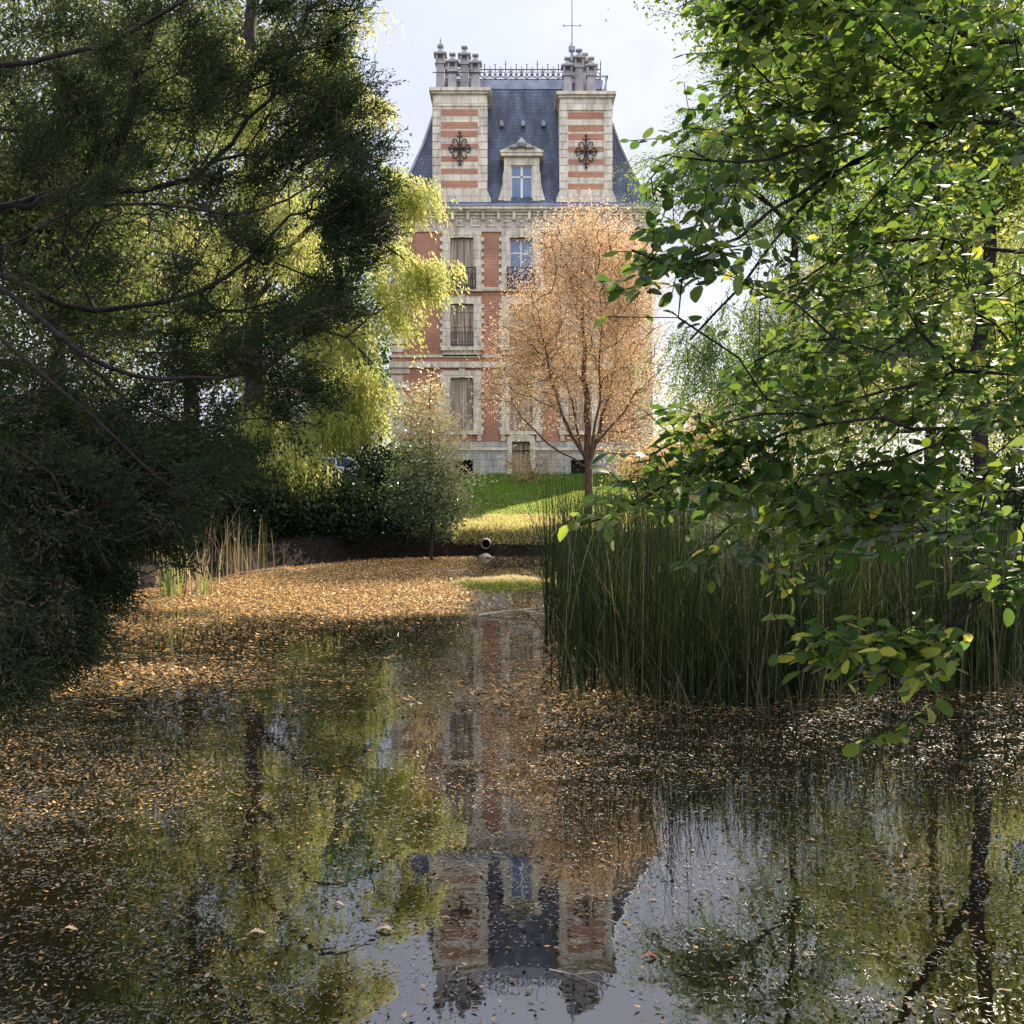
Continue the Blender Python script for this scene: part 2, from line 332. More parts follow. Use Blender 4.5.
# ------------------------------------------------------------------ tree growing
def grow(paths, targets, step=0.4, bf=0.25, sag=0.0, jit=0.06):
    """paths: list of (pts, r0, r1) traced limbs (each joined to the nearest node of the ones before);
    targets: twig tips. returns nodes, parent, radius"""
    nodes, par, plen, fixed = [], [], [], []
    for pts, r0, r1 in paths:
        pts = np.array(pts, float)
        # catmull-rom resample
        q = []
        for i in range(len(pts)-1):
            p0 = pts[max(i-1, 0)]; p1 = pts[i]; p2 = pts[i+1]; p3 = pts[min(i+2, len(pts)-1)]
            k = max(2, int(np.linalg.norm(p2-p1)/step))
            for t in np.arange(k)/k:
                q.append(0.5*((2*p1)+(-p0+p2)*t+(2*p0-5*p1+4*p2-p3)*t*t+(-p0+3*p1-3*p2+p3)*t**3))
        q.append(pts[-1]); q = np.array(q)
        q[1:-1] += rng.normal(size=(len(q)-2, 3))*jit*step
        if nodes:
            d = np.linalg.norm(np.array(nodes)-q[0], axis=1); j = int(d.argmin()); prev = j; base = plen[j]
        else: prev = -1; base = 0
        for i, p in enumerate(q):
            nodes.append(p); par.append(prev)
            base += step if i else 0
            plen.append(base); fixed.append(r0 + (r1-r0)*i/(len(q)-1)); prev = len(nodes)-1
    nf = len(nodes)
    cap = nf + len(targets)*40
    Nn = np.zeros((cap, 3)); Nn[:nf] = nodes; PL = np.zeros(cap); PL[:nf] = plen; PA = np.full(cap, -1); PA[:nf] = par
    cnt = nf
    d0 = np.array([np.min(np.linalg.norm(Nn[:nf]-t, axis=1)) for t in targets]) if len(targets) else np.array([])
    tips = []
    for ti in np.argsort(d0):
        t = targets[ti]; dv = t - Nn[:cnt]; d = np.sqrt((dv*dv).sum(1))
        j = int((d + bf*PL[:cnt]).argmin()); D = d[j]; k = min(38, max(1, int(D/step)))
        a = Nn[j].copy(); prev = j; side = rng.normal(size=3)*jit*D
        for i in range(1, k+1):
            s = i/k; p = a + (t-a)*s + side*math.sin(math.pi*s) + np.array((0, 0, -sag*D*math.sin(math.pi*s)))
            if i < k: p = p + rng.normal(size=3)*jit*step*0.6
            Nn[cnt] = p; PA[cnt] = prev; PL[cnt] = PL[prev] + D/k; prev = cnt; cnt += 1
        tips.append((ti, prev))
    Nn = Nn[:cnt]; PA = PA[:cnt]
    c = np.zeros(cnt)
    haschild = np.zeros(cnt, bool); haschild[PA[PA >= 0]] = True
    c[~haschild] = 1
    for i in range(cnt-1, -1, -1):
        if PA[i] >= 0: c[PA[i]] += c[i]
    return Nn, PA, c, np.array(fixed), nf

def branch_mesh(name, sk, rtip, expo, mat, parent, k=5):
    Nn, PA, c, fixed, nf = sk
    r = rtip*np.power(np.maximum(c, 1), expo); r[:nf] = fixed
    has = PA >= 0; r[nf:] = np.minimum(r[nf:], r[PA[nf:]])
    n = len(Nn); dirs = np.zeros((n, 3)); dirs[has] = Nn[has]-Nn[PA[has]]
    for i in np.where(~has)[0]:
        ch = np.where(PA == i)[0]; dirs[i] = Nn[ch[0]]-Nn[i] if len(ch) else (0, 0, 1)
    dirs = unit(dirs)
    def ring(P, D, rr):
        ref = np.array((0.31, 0.92, 0.24)); u = unit(np.cross(D, ref)); w_ = np.cross(D, u)
        a = np.arange(k)*2*np.pi/k
        return P[:, None]+(u[:, None]*np.cos(a)[None, :, None]+w_[:, None]*np.sin(a)[None, :, None])*rr[:, None, None]
    main = ring(Nn, dirs, r)
    ch = np.where(has)[0]; p = PA[ch]
    # a side branch leaves its parent with its own radius
    best = np.full(n, -1); bestc = np.zeros(n)
    for i in ch:
        if c[i] > bestc[PA[i]]: bestc[PA[i]] = c[i]; best[PA[i]] = i
    sidem = best[p] != ch
    V = main.reshape(-1, 3); start = p*k
    s = ch[sidem]; extra = ring(Nn[PA[s]], dirs[s], r[s]); V = np.concatenate([V, extra.reshape(-1, 3)])
    start = start.copy(); start[sidem] = n*k + np.arange(len(s))*k
    j = np.arange(k); j2 = (j+1) % k
    Fq = np.stack([start[:, None]+j, start[:, None]+j2, (ch*k)[:, None]+j2, (ch*k)[:, None]+j], axis=-1).reshape(-1, 4)
    return big_mesh(name, V, Fq, mat, parent, smooth=True)

def tipdirs(sk, targets, upd=0.0):
    """outward direction at each target (from its nearest earlier node)"""
    Nn = sk[0]; c = Nn.mean(0)
    return unit(unit(targets-c) + np.array((0, 0, upd)))

def in_blobs(blobs, n, cl=6, cr=0.013):
    """blobs: (px,py,rx,ry,Y,dY,weight) ellipsoids given by picture place and distance"""
    ws = np.array([b[6]*b[2]*b[3] for b in blobs], float); ws /= ws.sum(); out = []
    for b, w_ in zip(blobs, ws):
        m = int(round(n*w_))
        if m == 0: continue
        mc = max(1, m//cl); d = rdir(mc)*(rng.random((mc, 1))**0.45); d = d[rng.integers(0, mc, m)]
        Y = b[4]+d[:, 1]*b[5]
        q = np.stack([(b[0]-512+d[:, 0]*b[2])*b[4]/F, Y, CAMZ+(HY-b[1]+d[:, 2]*b[3])*b[4]/F], axis=1)
        out.append(q+rng.normal(size=q.shape)*cr*b[4]*np.array((1, 1, .6)))
    return np.concatenate(out)

def leaves_random(T, per, spread, L, W, droop=0.0, flat=0.0):
    n = len(T)*per; C = np.repeat(T, per, 0)+rng.normal(size=(n, 3))*spread
    A = unit(rdir(n)+np.array((0, 0, -droop))); B = unit(np.cross(A, unit(rdir(n)+np.array((0, 0, 0.01)))*np.array((1, 1, 1-flat))+1e-3))
    l = L*rng.uniform(0.7, 1.3, n); V, Fq = diamonds(C, A, B, l, W*rng.uniform(0.7, 1.3, n))
    v = np.repeat(rng.random(len(T)), per)*0.5+rng.random(n)*0.5
    return V, Fq, v

def sprays(T, D, M_, K, tw, L, W, spreadang=0.6, bend=0.0, gather=0.5, an=0.75):
    """fronds: at every target M_ twiglets, each with K small blades along it"""
    n = len(T)*M_
    base = np.repeat(T, M_, 0); d = unit(np.repeat(D, M_, 0)+rdir(n)*spreadang)
    back = rng.uniform(0, gather, (n, 1))*tw; base = base-np.repeat(D, M_, 0)*back
    ln = tw*rng.uniform(0.6, 1.2, (n, 1))
    s = (np.arange(K)+0.5)/K
    P = base[:, None]+d[:, None]*ln[:, None]*s[None, :, None]+np.array((0, 0, -1.0))*bend*(ln[:, None]*(s**2)[None, :, None])
    dd = unit(np.repeat(d[:, None], K, 1)+np.array((0, 0, -1.0))*(2*bend*s)[None, :, None])
    P = P.reshape(-1, 3); dd = dd.reshape(-1, 3); m = len(P)
    A = unit(dd+rdir(m)*an); B = unit(np.cross(A, rdir(m)))
    V, Fq = diamonds(P, A, B, L*rng.uniform(0.6, 1.3, m), W*rng.uniform(0.7, 1.3, m))
    v = np.repeat(rng.random(len(T)), M_*K)*0.55+np.repeat(rng.random(n), K)*0.25+rng.random(m)*0.2
    return V, Fq, v

def hanging(T, D, M_, K, out_, drop, L, W):
    """weeping strands: out a little, then down, with a blade at every step"""
    n = len(T)*M_; s = (np.arange(K)+0.3)/K
    base = np.repeat(T, M_, 0)+rng.normal(size=(n, 3))*0.12*drop; d = unit((np.repeat(D, M_, 0)+rdir(n)*0.7)*np.array((1, 1, 0.3)))
    dr = drop*rng.uniform(0.5, 1.2, (n, 1)); ou = out_*rng.uniform(0.4, 1.2, (n, 1))
    P = base[:, None]+d[:, None]*ou[:, None]*(np.sqrt(s))[None, :, None]+np.array((0, 0, -1.0))*dr[:, None]*(s**1.5)[None, :, None]
    m = n*K; P = P.reshape(-1, 3)+rng.normal(size=(m, 3))*0.03
    A = unit(np.array((0, 0, -0.9))+np.repeat(d, K, 0)*0.4+rdir(m)*0.55); B = unit(np.cross(A, rdir(m)))
    V, Fq = diamonds(P, A, B, L*rng.uniform(0.6, 1.3, m), W*rng.uniform(0.6, 1.3, m))
    v = np.repeat(rng.random(len(T)), M_*K)*0.5+np.repeat(rng.random(n), K)*0.25+rng.random(m)*0.25
    return V, Fq, v

def broadleaves(C, A, Nn_, L, W):
    """ovate folded leaves. C base, A axis, Nn_ face normal"""
    B = unit(np.cross(Nn_, A)); Nn_ = unit(np.cross(A, B))
    prof = [(0.0, 0.0), (0.12, 0.30), (0.38, 0.50), (0.68, 0.42), (0.90, 0.18), (1.0, 0.0)]
    n = len(C); mid = [(0.0, 0), (0.38, 0), (0.72, 0), (1.0, 0)]
    cup = 0.16
    pts = []
    tpl = [(0, 0, 0), (0.14, 0.31, 1), (0.42, 0.50, 1), (0.74, 0.41, 1), (0.93, 0.19, 1), (1.0, 0, 0), (0.93, -0.19, 1), (0.74, -0.41, 1), (0.42, -0.50, 1), (0.14, -0.31, 1), (0.38, 0, 0), (0.70, 0, 0)]
    L = L.reshape(-1, 1); W = W.reshape(-1, 1); curl = rng.uniform(-0.12, 0.35, (n, 1)); cupv = rng.uniform(-0.15, 0.4, (n, 1))
    for a, b, c in tpl:
        pts.append(C + A*L*a + B*W*b + Nn_*(abs(b)*W*cupv - L*curl*a*a))
    V = np.stack(pts, 1).reshape(-1, 3)
    fs = np.array([(0, 10, 2, 1), (10, 11, 3, 2), (11, 5, 4, 3), (0, 9, 8, 10), (10, 8, 7, 11), (11, 7, 6, 5)])
    Fq = (np.arange(n)[:, None, None]*12+fs[None]).reshape(-1, 4)
    return V, Fq, 6

def tree(name, label, cat, base, paths, targets, leaf_fn, leafmat, bark, rtip=0.006, expo=0.42, step=0.4, bf=0.25, sag=0.0, jit=0.06, group=None, part='crown', k=5):
    o = root(name, tuple(base), label, cat, group)
    sk = grow(paths, targets, step, bf, sag, jit)
    branch_mesh('trunk' if cat == 'tree' else 'stem', sk, rtip, expo, bark, o, k)
    V, Fq, v = leaf_fn(targets, sk)
    big_mesh(part, V, Fq, leafmat, o, v=v)
    return o

# ================================================================== SETTING
POND = np.array([(-8.2, -0.5), (-8.6, 10), (-8.4, 17), (-7.4, 22), (-6.4, 27), (-4.0, 31), (-1.5, 32.0), (3.2, 32.3), (4.6, 27), (5.5, 20), (9, 16), (13, 12), (14, 5), (12, -0.5)])
def pond_sd(x, y):
    p = np.stack([x, y], -1); n = len(POND); d = np.full(x.shape, 1e9); inside = np.zeros(x.shape, bool)
    for i in range(n):
        a = POND[i]; b = POND[(i+1) % n]; e = b-a; wv = p-a
        t = np.clip((wv@e)/(e@e), 0, 1); q = wv-e*t[..., None]; d = np.minimum(d, np.hypot(q[..., 0], q[..., 1]))
        cnd = ((a[1] > y) != (b[1] > y)) & (x < (b[0]-a[0])*(y-a[1])/(b[1]-a[1]+1e-12)+a[0]); inside ^= cnd
    return np.where(inside, -d, d)
def wob(x, y, s=1.0):
    return (np.sin(x*1.7*s+y*0.6*s)+np.sin(y*2.3*s-x*0.9*s+1.3)+0.6*np.sin(x*4.1*s+2.1*y*s))/2.6
def ground_z(x, y):
    x = np.asarray(x, float); y = np.asarray(y, float)
    d = pond_sd(x, y)+0.22*wob(x, y)
    top = 0.34+0.44*np.clip((y-24)/7, 0, 1)+np.clip((y-33)*0.107, 0, 2.25)
    t = np.clip((d+0.10)/0.75, 0, 1); t = t*t*(3-2*t)
    z = np.where(d < 0, np.maximum(-0.9, d*0.5-0.05), 0)+t*(top+0.05)
    z = z+0.03*wob(x, y, 1.9)*np.clip(d, 0, 1)
    sp = 1-np.hypot((x+0.15)/1.35, (y-22.3)/1.9)+0.28*wob(x, y, 2.3)
    z = np.where(d < 0.2, np.maximum(z, -0.10+0.16*np.clip(sp+.35, 0, .9)), z)
    return z
def gz(x, y): return float(ground_z(np.array([x]), np.array([y]))[0])

xs = np.concatenate([-np.geomspace(26, 900, 24)[::-1], np.arange(-25.8, 26, 0.3), np.geomspace(26.2, 900, 24)])
ys = np.concatenate([-np.geomspace(4.2, 500, 16)[::-1], np.arange(-4, 62, 0.3), np.geomspace(62.4, 1400, 26)])
GX, GY = np.meshgrid(xs, ys); GZ = ground_z(GX, GY)
nx, ny = len(xs), len(ys); I = np.arange(nx*ny).reshape(ny, nx)
Fq = np.stack([I[:-1, :-1], I[:-1, 1:], I[1:, 1:], I[1:, :-1]], -1).reshape(-1, 4)
sdv = pond_sd(GX, GY)
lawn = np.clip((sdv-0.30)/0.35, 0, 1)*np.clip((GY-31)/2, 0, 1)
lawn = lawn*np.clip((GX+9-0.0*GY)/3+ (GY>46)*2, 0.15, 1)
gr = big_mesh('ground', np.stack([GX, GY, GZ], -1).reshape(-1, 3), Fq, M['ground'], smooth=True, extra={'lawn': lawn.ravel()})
tag(gr, 'grassy ground with earth banks round the pond', 'ground', kind='structure')

mb = MB(); mb.add([(-14, -3, 0), (20, -3, 0), (20, 36, 0), (-14, 36, 0)], [(0, 1, 2, 3)])
wa = mb.build('water', M['water']); tag(wa, 'dark still pond water mirroring the mansion', 'water', kind='structure')

# ================================================================== MANSION
YB = 54.0; S = YB/F
def X(px): return (px-512)*S
def Z(py): return CAMZ+(HY-py)*S
XL, XR, ZG = X(392), X(652), Z(480)
XC = X(522); DEP = 15.0
ZC = Z(210)
man = root('brick_mansion', (XC, YB, 3.0), 'tall red brick and cream stone mansion with steep blue slate mansard roof', 'mansion')

def wall_grid(mb, axis, plane, inward, u0, u1, z0, z1, ops, depth=0.35):
    """flat wall with real openings; axis 'x': the wall runs along x at y=plane"""
    us = sorted({u0, u1, *[o[0] for o in ops], *[o[1] for o in ops]}); zs = sorted({z0, z1, *[o[2] for o in ops], *[o[3] for o in ops]})
    def pt(u, z, dd=0.0):
        return (u, plane+inward*dd, z) if axis == 'x' else (plane+inward*dd, u, z)
    for i in range(len(us)-1):
        for j in range(len(zs)-1):
            cu, cz = (us[i]+us[i+1])/2, (zs[j]+zs[j+1])/2
            if any(o[0] < cu < o[1] and o[2] < cz < o[3] for o in ops): continue
            mb.add([pt(us[i], zs[j]), pt(us[i+1], zs[j]), pt(us[i+1], zs[j+1]), pt(us[i], zs[j+1])], [(0, 1, 2, 3)])
    for a, b, c, d in ops:
        for (p, q) in (((a, c), (b, c)), ((b, c), (b, d)), ((b, d), (a, d)), ((a, d), (a, c))):
            mb.add([pt(*p), pt(*q), pt(*q, depth), pt(*p, depth)], [(0, 1, 2, 3)])

WX = [462, 521, 580]; HW = 11.5
FLOORS = [(378, 431, 'ground'), (304, 347, 'first'), (238, 288, 'second')]
ops = []
for cx in WX:
    for a, b, _ in FLOORS: ops.append((X(cx-HW), X(cx+HW), Z(b), Z(a)))
base_ops = [(X(455), X(473), Z(474), Z(460)), (X(512), X(530), Z(477.5), Z(442)), (X(571), X(589), Z(474), Z(460))]
ops.append((X(512), X(530), Z(450), Z(442)))
mb = MB(); wall_grid(mb, 'x', YB, 1, XL, XR, Z(450), ZC, ops)
side_ops = [(YB+c-0.62, YB+c+0.62, Z(b), Z(a)) for c in (3, 7.5, 12) for a, b, _ in FLOORS]
wall_grid(mb, 'y', XL, 1, YB, YB+DEP, Z(450), ZC, side_ops); wall_grid(mb, 'y', XR, -1, YB, YB+DEP, Z(450), ZC, side_ops)
mb.add([(XL, YB+DEP, Z(450)), (XR, YB+DEP, Z(450)), (XR, YB+DEP, ZC), (XL, YB+DEP, ZC)], [(0, 3, 2, 1)])
mb.build('wall', M['brick'], man)
mb = MB(); zp = Z(450)
wall_grid(mb, 'x', YB-0.10, 1, XL-0.1, XR+0.1, 2.6, zp, base_ops, 0.45)
for sx, sg in ((XL-0.1, 1), (XR+0.1, -1)): mb.add([(sx, YB-0.1, 2.6), (sx, YB+DEP+0.1, 2.6), (sx, YB+DEP+0.1, zp), (sx, YB-0.1, zp)], [(0, 1, 2, 3)])
mb.box(XL-0.16, XR+0.16, YB-0.16, YB-0.003, zp-0.14, zp+0.02) if False else None
mb.build('plinth', M['plinth'], man)
mb = MB()
for u0, u1 in ((XL-0.17, X(511.5)), (X(530.5), XR+0.17)): mb.box(u0, u1, YB-0.19, YB+0.2, zp-0.02, zp+0.12)
mb.build('plinth_course', M['stone'], man)
for o in (base_ops[0], base_ops[2]):
    mb = MB(); mb.box(o[0], o[1], YB+0.22, YB+0.3, o[2], o[3])
    for t in (0.25, 0.5, 0.75): mb.box(o[0]+(o[1]-o[0])*t-0.02, o[0]+(o[1]-o[0])*t+0.02, YB+0.1, YB+0.14, o[2], o[3])
    mb.build('cellar_window', M['dark'], man)
mb = MB(); o = base_ops[1]; mb.box(o[0], o[1], YB+0.2, YB+0.28, o[2], o[3])
for t in np.linspace(0, 1, 6): mb.box(o[0]+(o[1]-o[0])*t-0.012, o[0]+(o[1]-o[0])*t+0.012, YB+0.17, YB+0.2, o[2], o[3])
dr = mb.build('door', M['boards'], man)
mb = MB(); mb.box(o[0]-0.28, o[0], YB-0.17, YB-0.103, o[2], o[3]+0.02); mb.box(o[1], o[1]+0.28, YB-0.17, YB-0.103, o[2], o[3]+0.02)
arc = [(o[0]-0.28, o[3]+0.02), (o[1]+0.28, o[3]+0.02), (o[1]+0.24, o[3]+0.3), ((o[0]+o[1])/2, o[3]+0.48), (o[0]-0.24, o[3]+0.3)]
mb.prism(arc, YB-0.17, YB-0.005); mb.build('door_surround', M['stone'], dr)

# horizontal courses round the house
def ring_course(mb, pr, z0, z1, inner=0.0):
    mb.box(XL-pr, XR+pr, YB-pr, YB-inner-0.003, z0, z1); mb.box(XL-pr, XR+pr, YB+DEP+0.003, YB+DEP+pr, z0, z1)
    mb.box(XL-pr, XL-0.003, YB-0.003, YB+DEP+0.003, z0, z1); mb.box(XR+0.003, XR+pr, YB-0.003, YB+DEP+0.003, z0, z1)
for a, b, pr in ((362, 368, 0.14), (355, 357.5, 0.08), (287.5, 291, 0.12)):
    mb = MB(); ring_course(mb, pr, Z(b), Z(a)); mb.build('string_course', M['stone'], man)
mb = MB(); ring_course(mb, 0.07, Z(232), Z(210.5)); 
fz = mb.build('frieze', mat_stone('darker_frieze_stone', (0.60, 0.50, 0.43), (0.40, 0.33, 0.28), joint=False), man)  # frieze ground in a slightly darker, warmer stone than its panels
for i in range(17):
    mb = MB(); cx = 399+i*15.3; a, b = X(cx-4.6), X(cx+4.6)
    z0, z1 = Z(227), Z(217.5); y1 = YB-0.073
    mb.box(a, b, y1-0.05, y1, z0, z0+0.06); mb.box(a, b, y1-0.05, y1, z1-0.06, z1); mb.box(a, a+0.06, y1-0.05, y1, z0+0.06, z1-0.06); mb.box(b-0.06, b, y1-0.05, y1, z0+0.06, z1-0.06)
    mc, mz = (a+b)/2, (z0+z1)/2
    mb.add([(mc, y1-0.05, mz+0.11), (mc-0.11, y1-0.05, mz), (mc, y1-0.05, mz-0.11), (mc+0.11, y1-0.05, mz), (mc, y1-0.11, mz)], [(0, 1, 4), (1, 2, 4), (2, 3, 4), (3, 0, 4)])
    mb.build('frieze_panel', M['stone'], fz)
for i in range(18):
    mb = MB(); cx = 391.5+i*15.3; mb.box(X(cx-1.4), X(cx+1.4), YB-0.3, YB-0.073, Z(221), Z(212.2))
    mb.build('bracket', M['stone'], fz)
mb = MB(); ring_course(mb, 0.34, Z(213), Z(211)); ring_course(mb, 0.45, Z(210.9), Z(208.2)); ring_course(mb, 0.18, Z(216), Z(213.1))
mb.build('cornice', M['stone'], man)
mb = MB(); 
ring_course(mb, 0.50, Z(208.1), Z(206.2)); mb.build('gutter', M['zinc'], man)
mb = MB(); 
for px_ in (489, 493.0):
    pass
mb.tube([(X(491.5), YB-0.12, Z(212)), (X(491.5), YB-0.12, Z(450))], 0.05); mb.build('downpipe', M['zinc'], man) if False else None

# quoins
for nm_, x0, sg in (('quoins', XL, 1), ('quoins', XR, -1)):
    mb = MB(); z = zp+0.13; i = 0
    while z < Z(233):
        wq = 0.95 if i % 2 == 0 else 0.62
        skip = any(Z(b)-0.02 < z+0.2 < Z(a)+0.02 for a, b in ((362, 368), (355, 357.5), (287.5, 291)))
        if not skip:
            mb.box(min(x0-sg*0.05, x0+sg*wq), max(x0-sg*0.05, x0+sg*wq), YB-0.05, YB-0.002, z, z+0.34)
            mb.box(min(x0-sg*0.05, x0-sg*0.002), max(x0-sg*0.05, x0-sg*0.002), YB-0.002, YB+wq, z, z+0.34)
        elif mb.v: mb.build(nm_, M['stone'], man); mb = MB()
        z += 0.44 if i % 2 else 0.36; i += 1
    mb.build(nm_, M['stone'], man)

def window(cx, a, b, kind, side=None):
    hw = HW*S; x0, x1, z0, z1 = X(cx)-hw, X(cx)+hw, Z(b), Z(a)
    g = 0.07; yb = YB
    mb = MB()
    # casement frame
    for u0, u1, v0, v1 in ((x0, x0+g, z0, z1), (x1-g, x1, z0, z1), (x0+g, x1-g, z1-g, z1), (x0+g, x1-g, z0, z0+g), ((x0+x1)/2-0.035, (x0+x1)/2+0.035, z0+g, z1-g)):
        mb.box(u0, u1, yb+0.2, yb+0.27, v0, v1)
    if kind != 'ground' : mb.box(x0+g, x1-g, yb+0.205, yb+0.265, z0+(z1-z0)*0.7, z0+(z1-z0)*0.7+0.06)
    fr = mb.build('window', M['whitewood'], man)
    mb = MB(); mb.box(x0+0.01, x1-0.01, yb+0.235, yb+0.25, z0+0.01, z1-0.01); mb.build('pane', M['glass'], fr)
    if not (kind == 'second' and cx > 500):
        mb = MB(); top = z1-0.02; bot = z0+0.02; n = 8; wv = (x1-x0-0.02)/n
        for i in range(n):
            off = 0.012*(i % 2)+rng.uniform(0, 0.006)
            mb.box(x0+0.01+i*wv, x0+0.01+(i+1)*wv-0.015, yb+0.10+off, yb+0.135+off, bot, top-rng.uniform(0, 0.03))
        for zz in (0.15, 0.5, 0.85): mb.box(x0+0.02, x1-0.02, yb+0.075, yb+0.098, bot+(top-bot)*zz-0.05, bot+(top-bot)*zz+0.05) if kind == 'first' else None
        mb.build('shutter', M['boards'], fr)
    # stone surround with toothed edges
    mb = MB(); jw = 8.0*S; pr = 0.09
    mb.box(x0-jw, x0-0.002, yb-pr, yb-0.002, z0-0.0, z1+jw*0.9); mb.box(x1+0.002, x1+jw, yb-pr, yb-0.002, z0, z1+jw*0.9)
    mb.box(x0-0.001, x1+0.001, yb-pr+0.004, yb-0.002, z1+0.002, z1+jw*0.9-0.003)
    mb.box(X(cx)-0.16, X(cx)+0.16, yb-pr-0.06, yb-pr+0.002, z1+0.03, z1+jw*0.9+0.1)
    z = z0; i = 0
    while z < z1+jw*0.9-0.2:
        if i % 2 == 0:
            for s_, xx in ((-1, x0-jw), (1, x1+jw)): mb.box(min(xx+s_*0.001, xx+s_*0.14), max(xx+s_*0.001, xx+s_*0.14), yb-pr+0.01, yb-0.002, z, z+0.2)
        z += 0.21; i += 1
    mb.build('window_surround', M['stone'], fr)
    mb = MB(); mb.box(x0-jw-0.08, x1+jw+0.08, yb-0.2, yb-0.003, z0-0.2, z0-0.004)
    if kind == 'ground':
        for xx in (x0-jw+0.1, x1+jw-0.1): mb.box(xx-0.12, xx+0.12, yb-0.15, yb-0.003, z0-0.55, z0-0.201)
    if kind == 'first':
        mb.box(x0-jw, x1+jw, yb-0.08, yb-0.003, z0-0.52, z0-0.201)
    mb.build('sill', M['stone'], fr)
    if kind == 'first':
        mb = MB()
        for zz in (z0+0.12, z0+0.8): mb.box(x0, x1, yb+0.0, yb+0.03, zz, zz+0.03)
        for t in np.linspace(0.03, 0.97, 9): mb.box(x0+(x1-x0)*t-0.01, x0+(x1-x0)*t+0.01, yb+0.005, yb+0.025, z0+0.02, z0+0.8)
        mb.build('railing', M['iron'], fr)
    if kind == 'second':
        mb = MB(); xa, xb = x0-0.14, x1+0.14; yy = yb-0.30; h = 1.02
        mb.box(xa, xb, yy, yy+0.05, z0+h, z0+h+0.05); mb.box(xa, xb, yy, yy+0.04, z0+0.04, z0+0.08)
        mb.box(xa, xb, yy, yb-0.2, z0-0.06, z0-0.003)
        for xx in (xa, xb-0.05): mb.box(xx, xx+0.05, yy+0.05, yb-0.1, z0+h, z0+h+0.05); mb.box(xx, xx+0.05, yy, yy+0.05, z0, z0+h)
        for t in np.linspace(0.04, 0.96, 13): mb.box(xa+(xb-xa)*t-0.014, xa+(xb-xa)*t+0.014, yy+0.005, yy+0.035, z0+0.05, z0+h)
        for t in np.linspace(0.1, 0.9, 7):
            c = (xa+(xb-xa)*t, yy+0.02, z0+h*0.55)
            mb.tube([(c[0]+0.085*math.cos(q), c[1], c[2]+0.2*math.sin(q)) for q in np.linspace(0, 2*math.pi, 11)], 0.016, 4)
        mb.build('balcony_railing', M['iron'], fr)
for cx in WX:
    for a, b, kd in FLOORS: window(cx, a, b, kd)
# side windows: shuttered, plain
for sx, sg in ((XL, 1), (XR, -1)):
    for o in side_ops:
        mb = MB(); mb.box(min(sx+sg*0.12, sx+sg*0.18), max(sx+sg*0.12, sx+sg*0.18), o[0], o[1], o[2], o[3])
        wn = mb.build('window', M['boards'], man)
        mb = MB()
        for y0, y1, z0, z1 in ((o[0]-0.35, o[0]-0.003, o[2]-0.2, o[3]+0.35), (o[1]+0.003, o[1]+0.35, o[2]-0.2, o[3]+0.35), (o[0]-0.002, o[1]+0.002, o[3]+0.003, o[3]+0.35), (o[0]-0.002, o[1]+0.002, o[2]-0.2, o[2]-0.003)):
            mb.box(min(sx-sg*0.07, sx-sg*0.003), max(sx-sg*0.07, sx-sg*0.003), y0, y1, z0, z1)
        mb.build('window_surround', M['stone'], wn)

# roof
ZE = Z(206.0); ZT = CAMZ+(HY-84)*(YB+2.6)/F; IN = 2.55
mb = MB(); lv = []
for t, ins in ((0, -0.25), (0.06, 0.15), (0.25, 0.85), (0.5, 1.55), (0.75, 2.1), (1.0, IN)):
    z = ZE+(ZT-ZE)*t; lv.append([(XL+ins, YB+ins, z), (XR-ins, YB+ins, z), (XR-ins, YB+DEP-ins, z), (XL+ins, YB+DEP-ins, z)])
for a, b in zip(lv[:-1], lv[1:]):
    for i in range(4): mb.add([a[i], a[(i+1) % 4], b[(i+1) % 4], b[i]], [(0, 1, 2, 3)])
mb.add(lv[-1], [(0, 1, 2, 3)]); rf = mb.build('roof', M['slate'], man)
mb = MB(); a_, b_ = XL+IN, XR-IN
mb.box(a_-0.12, b_+0.12, YB+IN-0.12, YB+IN+0.25, ZT-0.35, ZT+0.16); mb.box(a_-0.12, a_+0.2, YB+IN+0.25, YB+DEP-IN, ZT-0.35, ZT+0.16); mb.box(b_-0.2, b_+0.12, YB+IN+0.25, YB+DEP-IN, ZT-0.35, ZT+0.16)
mb.build('roof_ridge', M['zinc'], rf)
mb = MB()
for sx in (XL, XR):
    sg = 1 if sx == XL else -1
    pts = [(l[0][0] if sg == 1 else l[1][0], l[0][1], l[0][2]) for l in lv]; mb = MB(); mb.tube([(p[0], p[1]-0.02, p[2]+0.02) for p in pts], 0.09, 6); mb.build('hip_flashing', M['zinc'], rf)
# vents (little zinc hoods high on the slate)
for px_ in (501.5, 523.5, 544.5):
    mb = MB(); zc = Z(112); yy = YB+1.75
    mb.prism([(X(px_)-0.09, zc-0.13), (X(px_)+0.09, zc-0.13), (X(px_)+0.11, zc+0.08), (X(px_), zc+0.22), (X(px_)-0.11, zc+0.08)], yy-0.1, yy+0.9)
    mb.build('roof_vent', M['zinc'], rf)
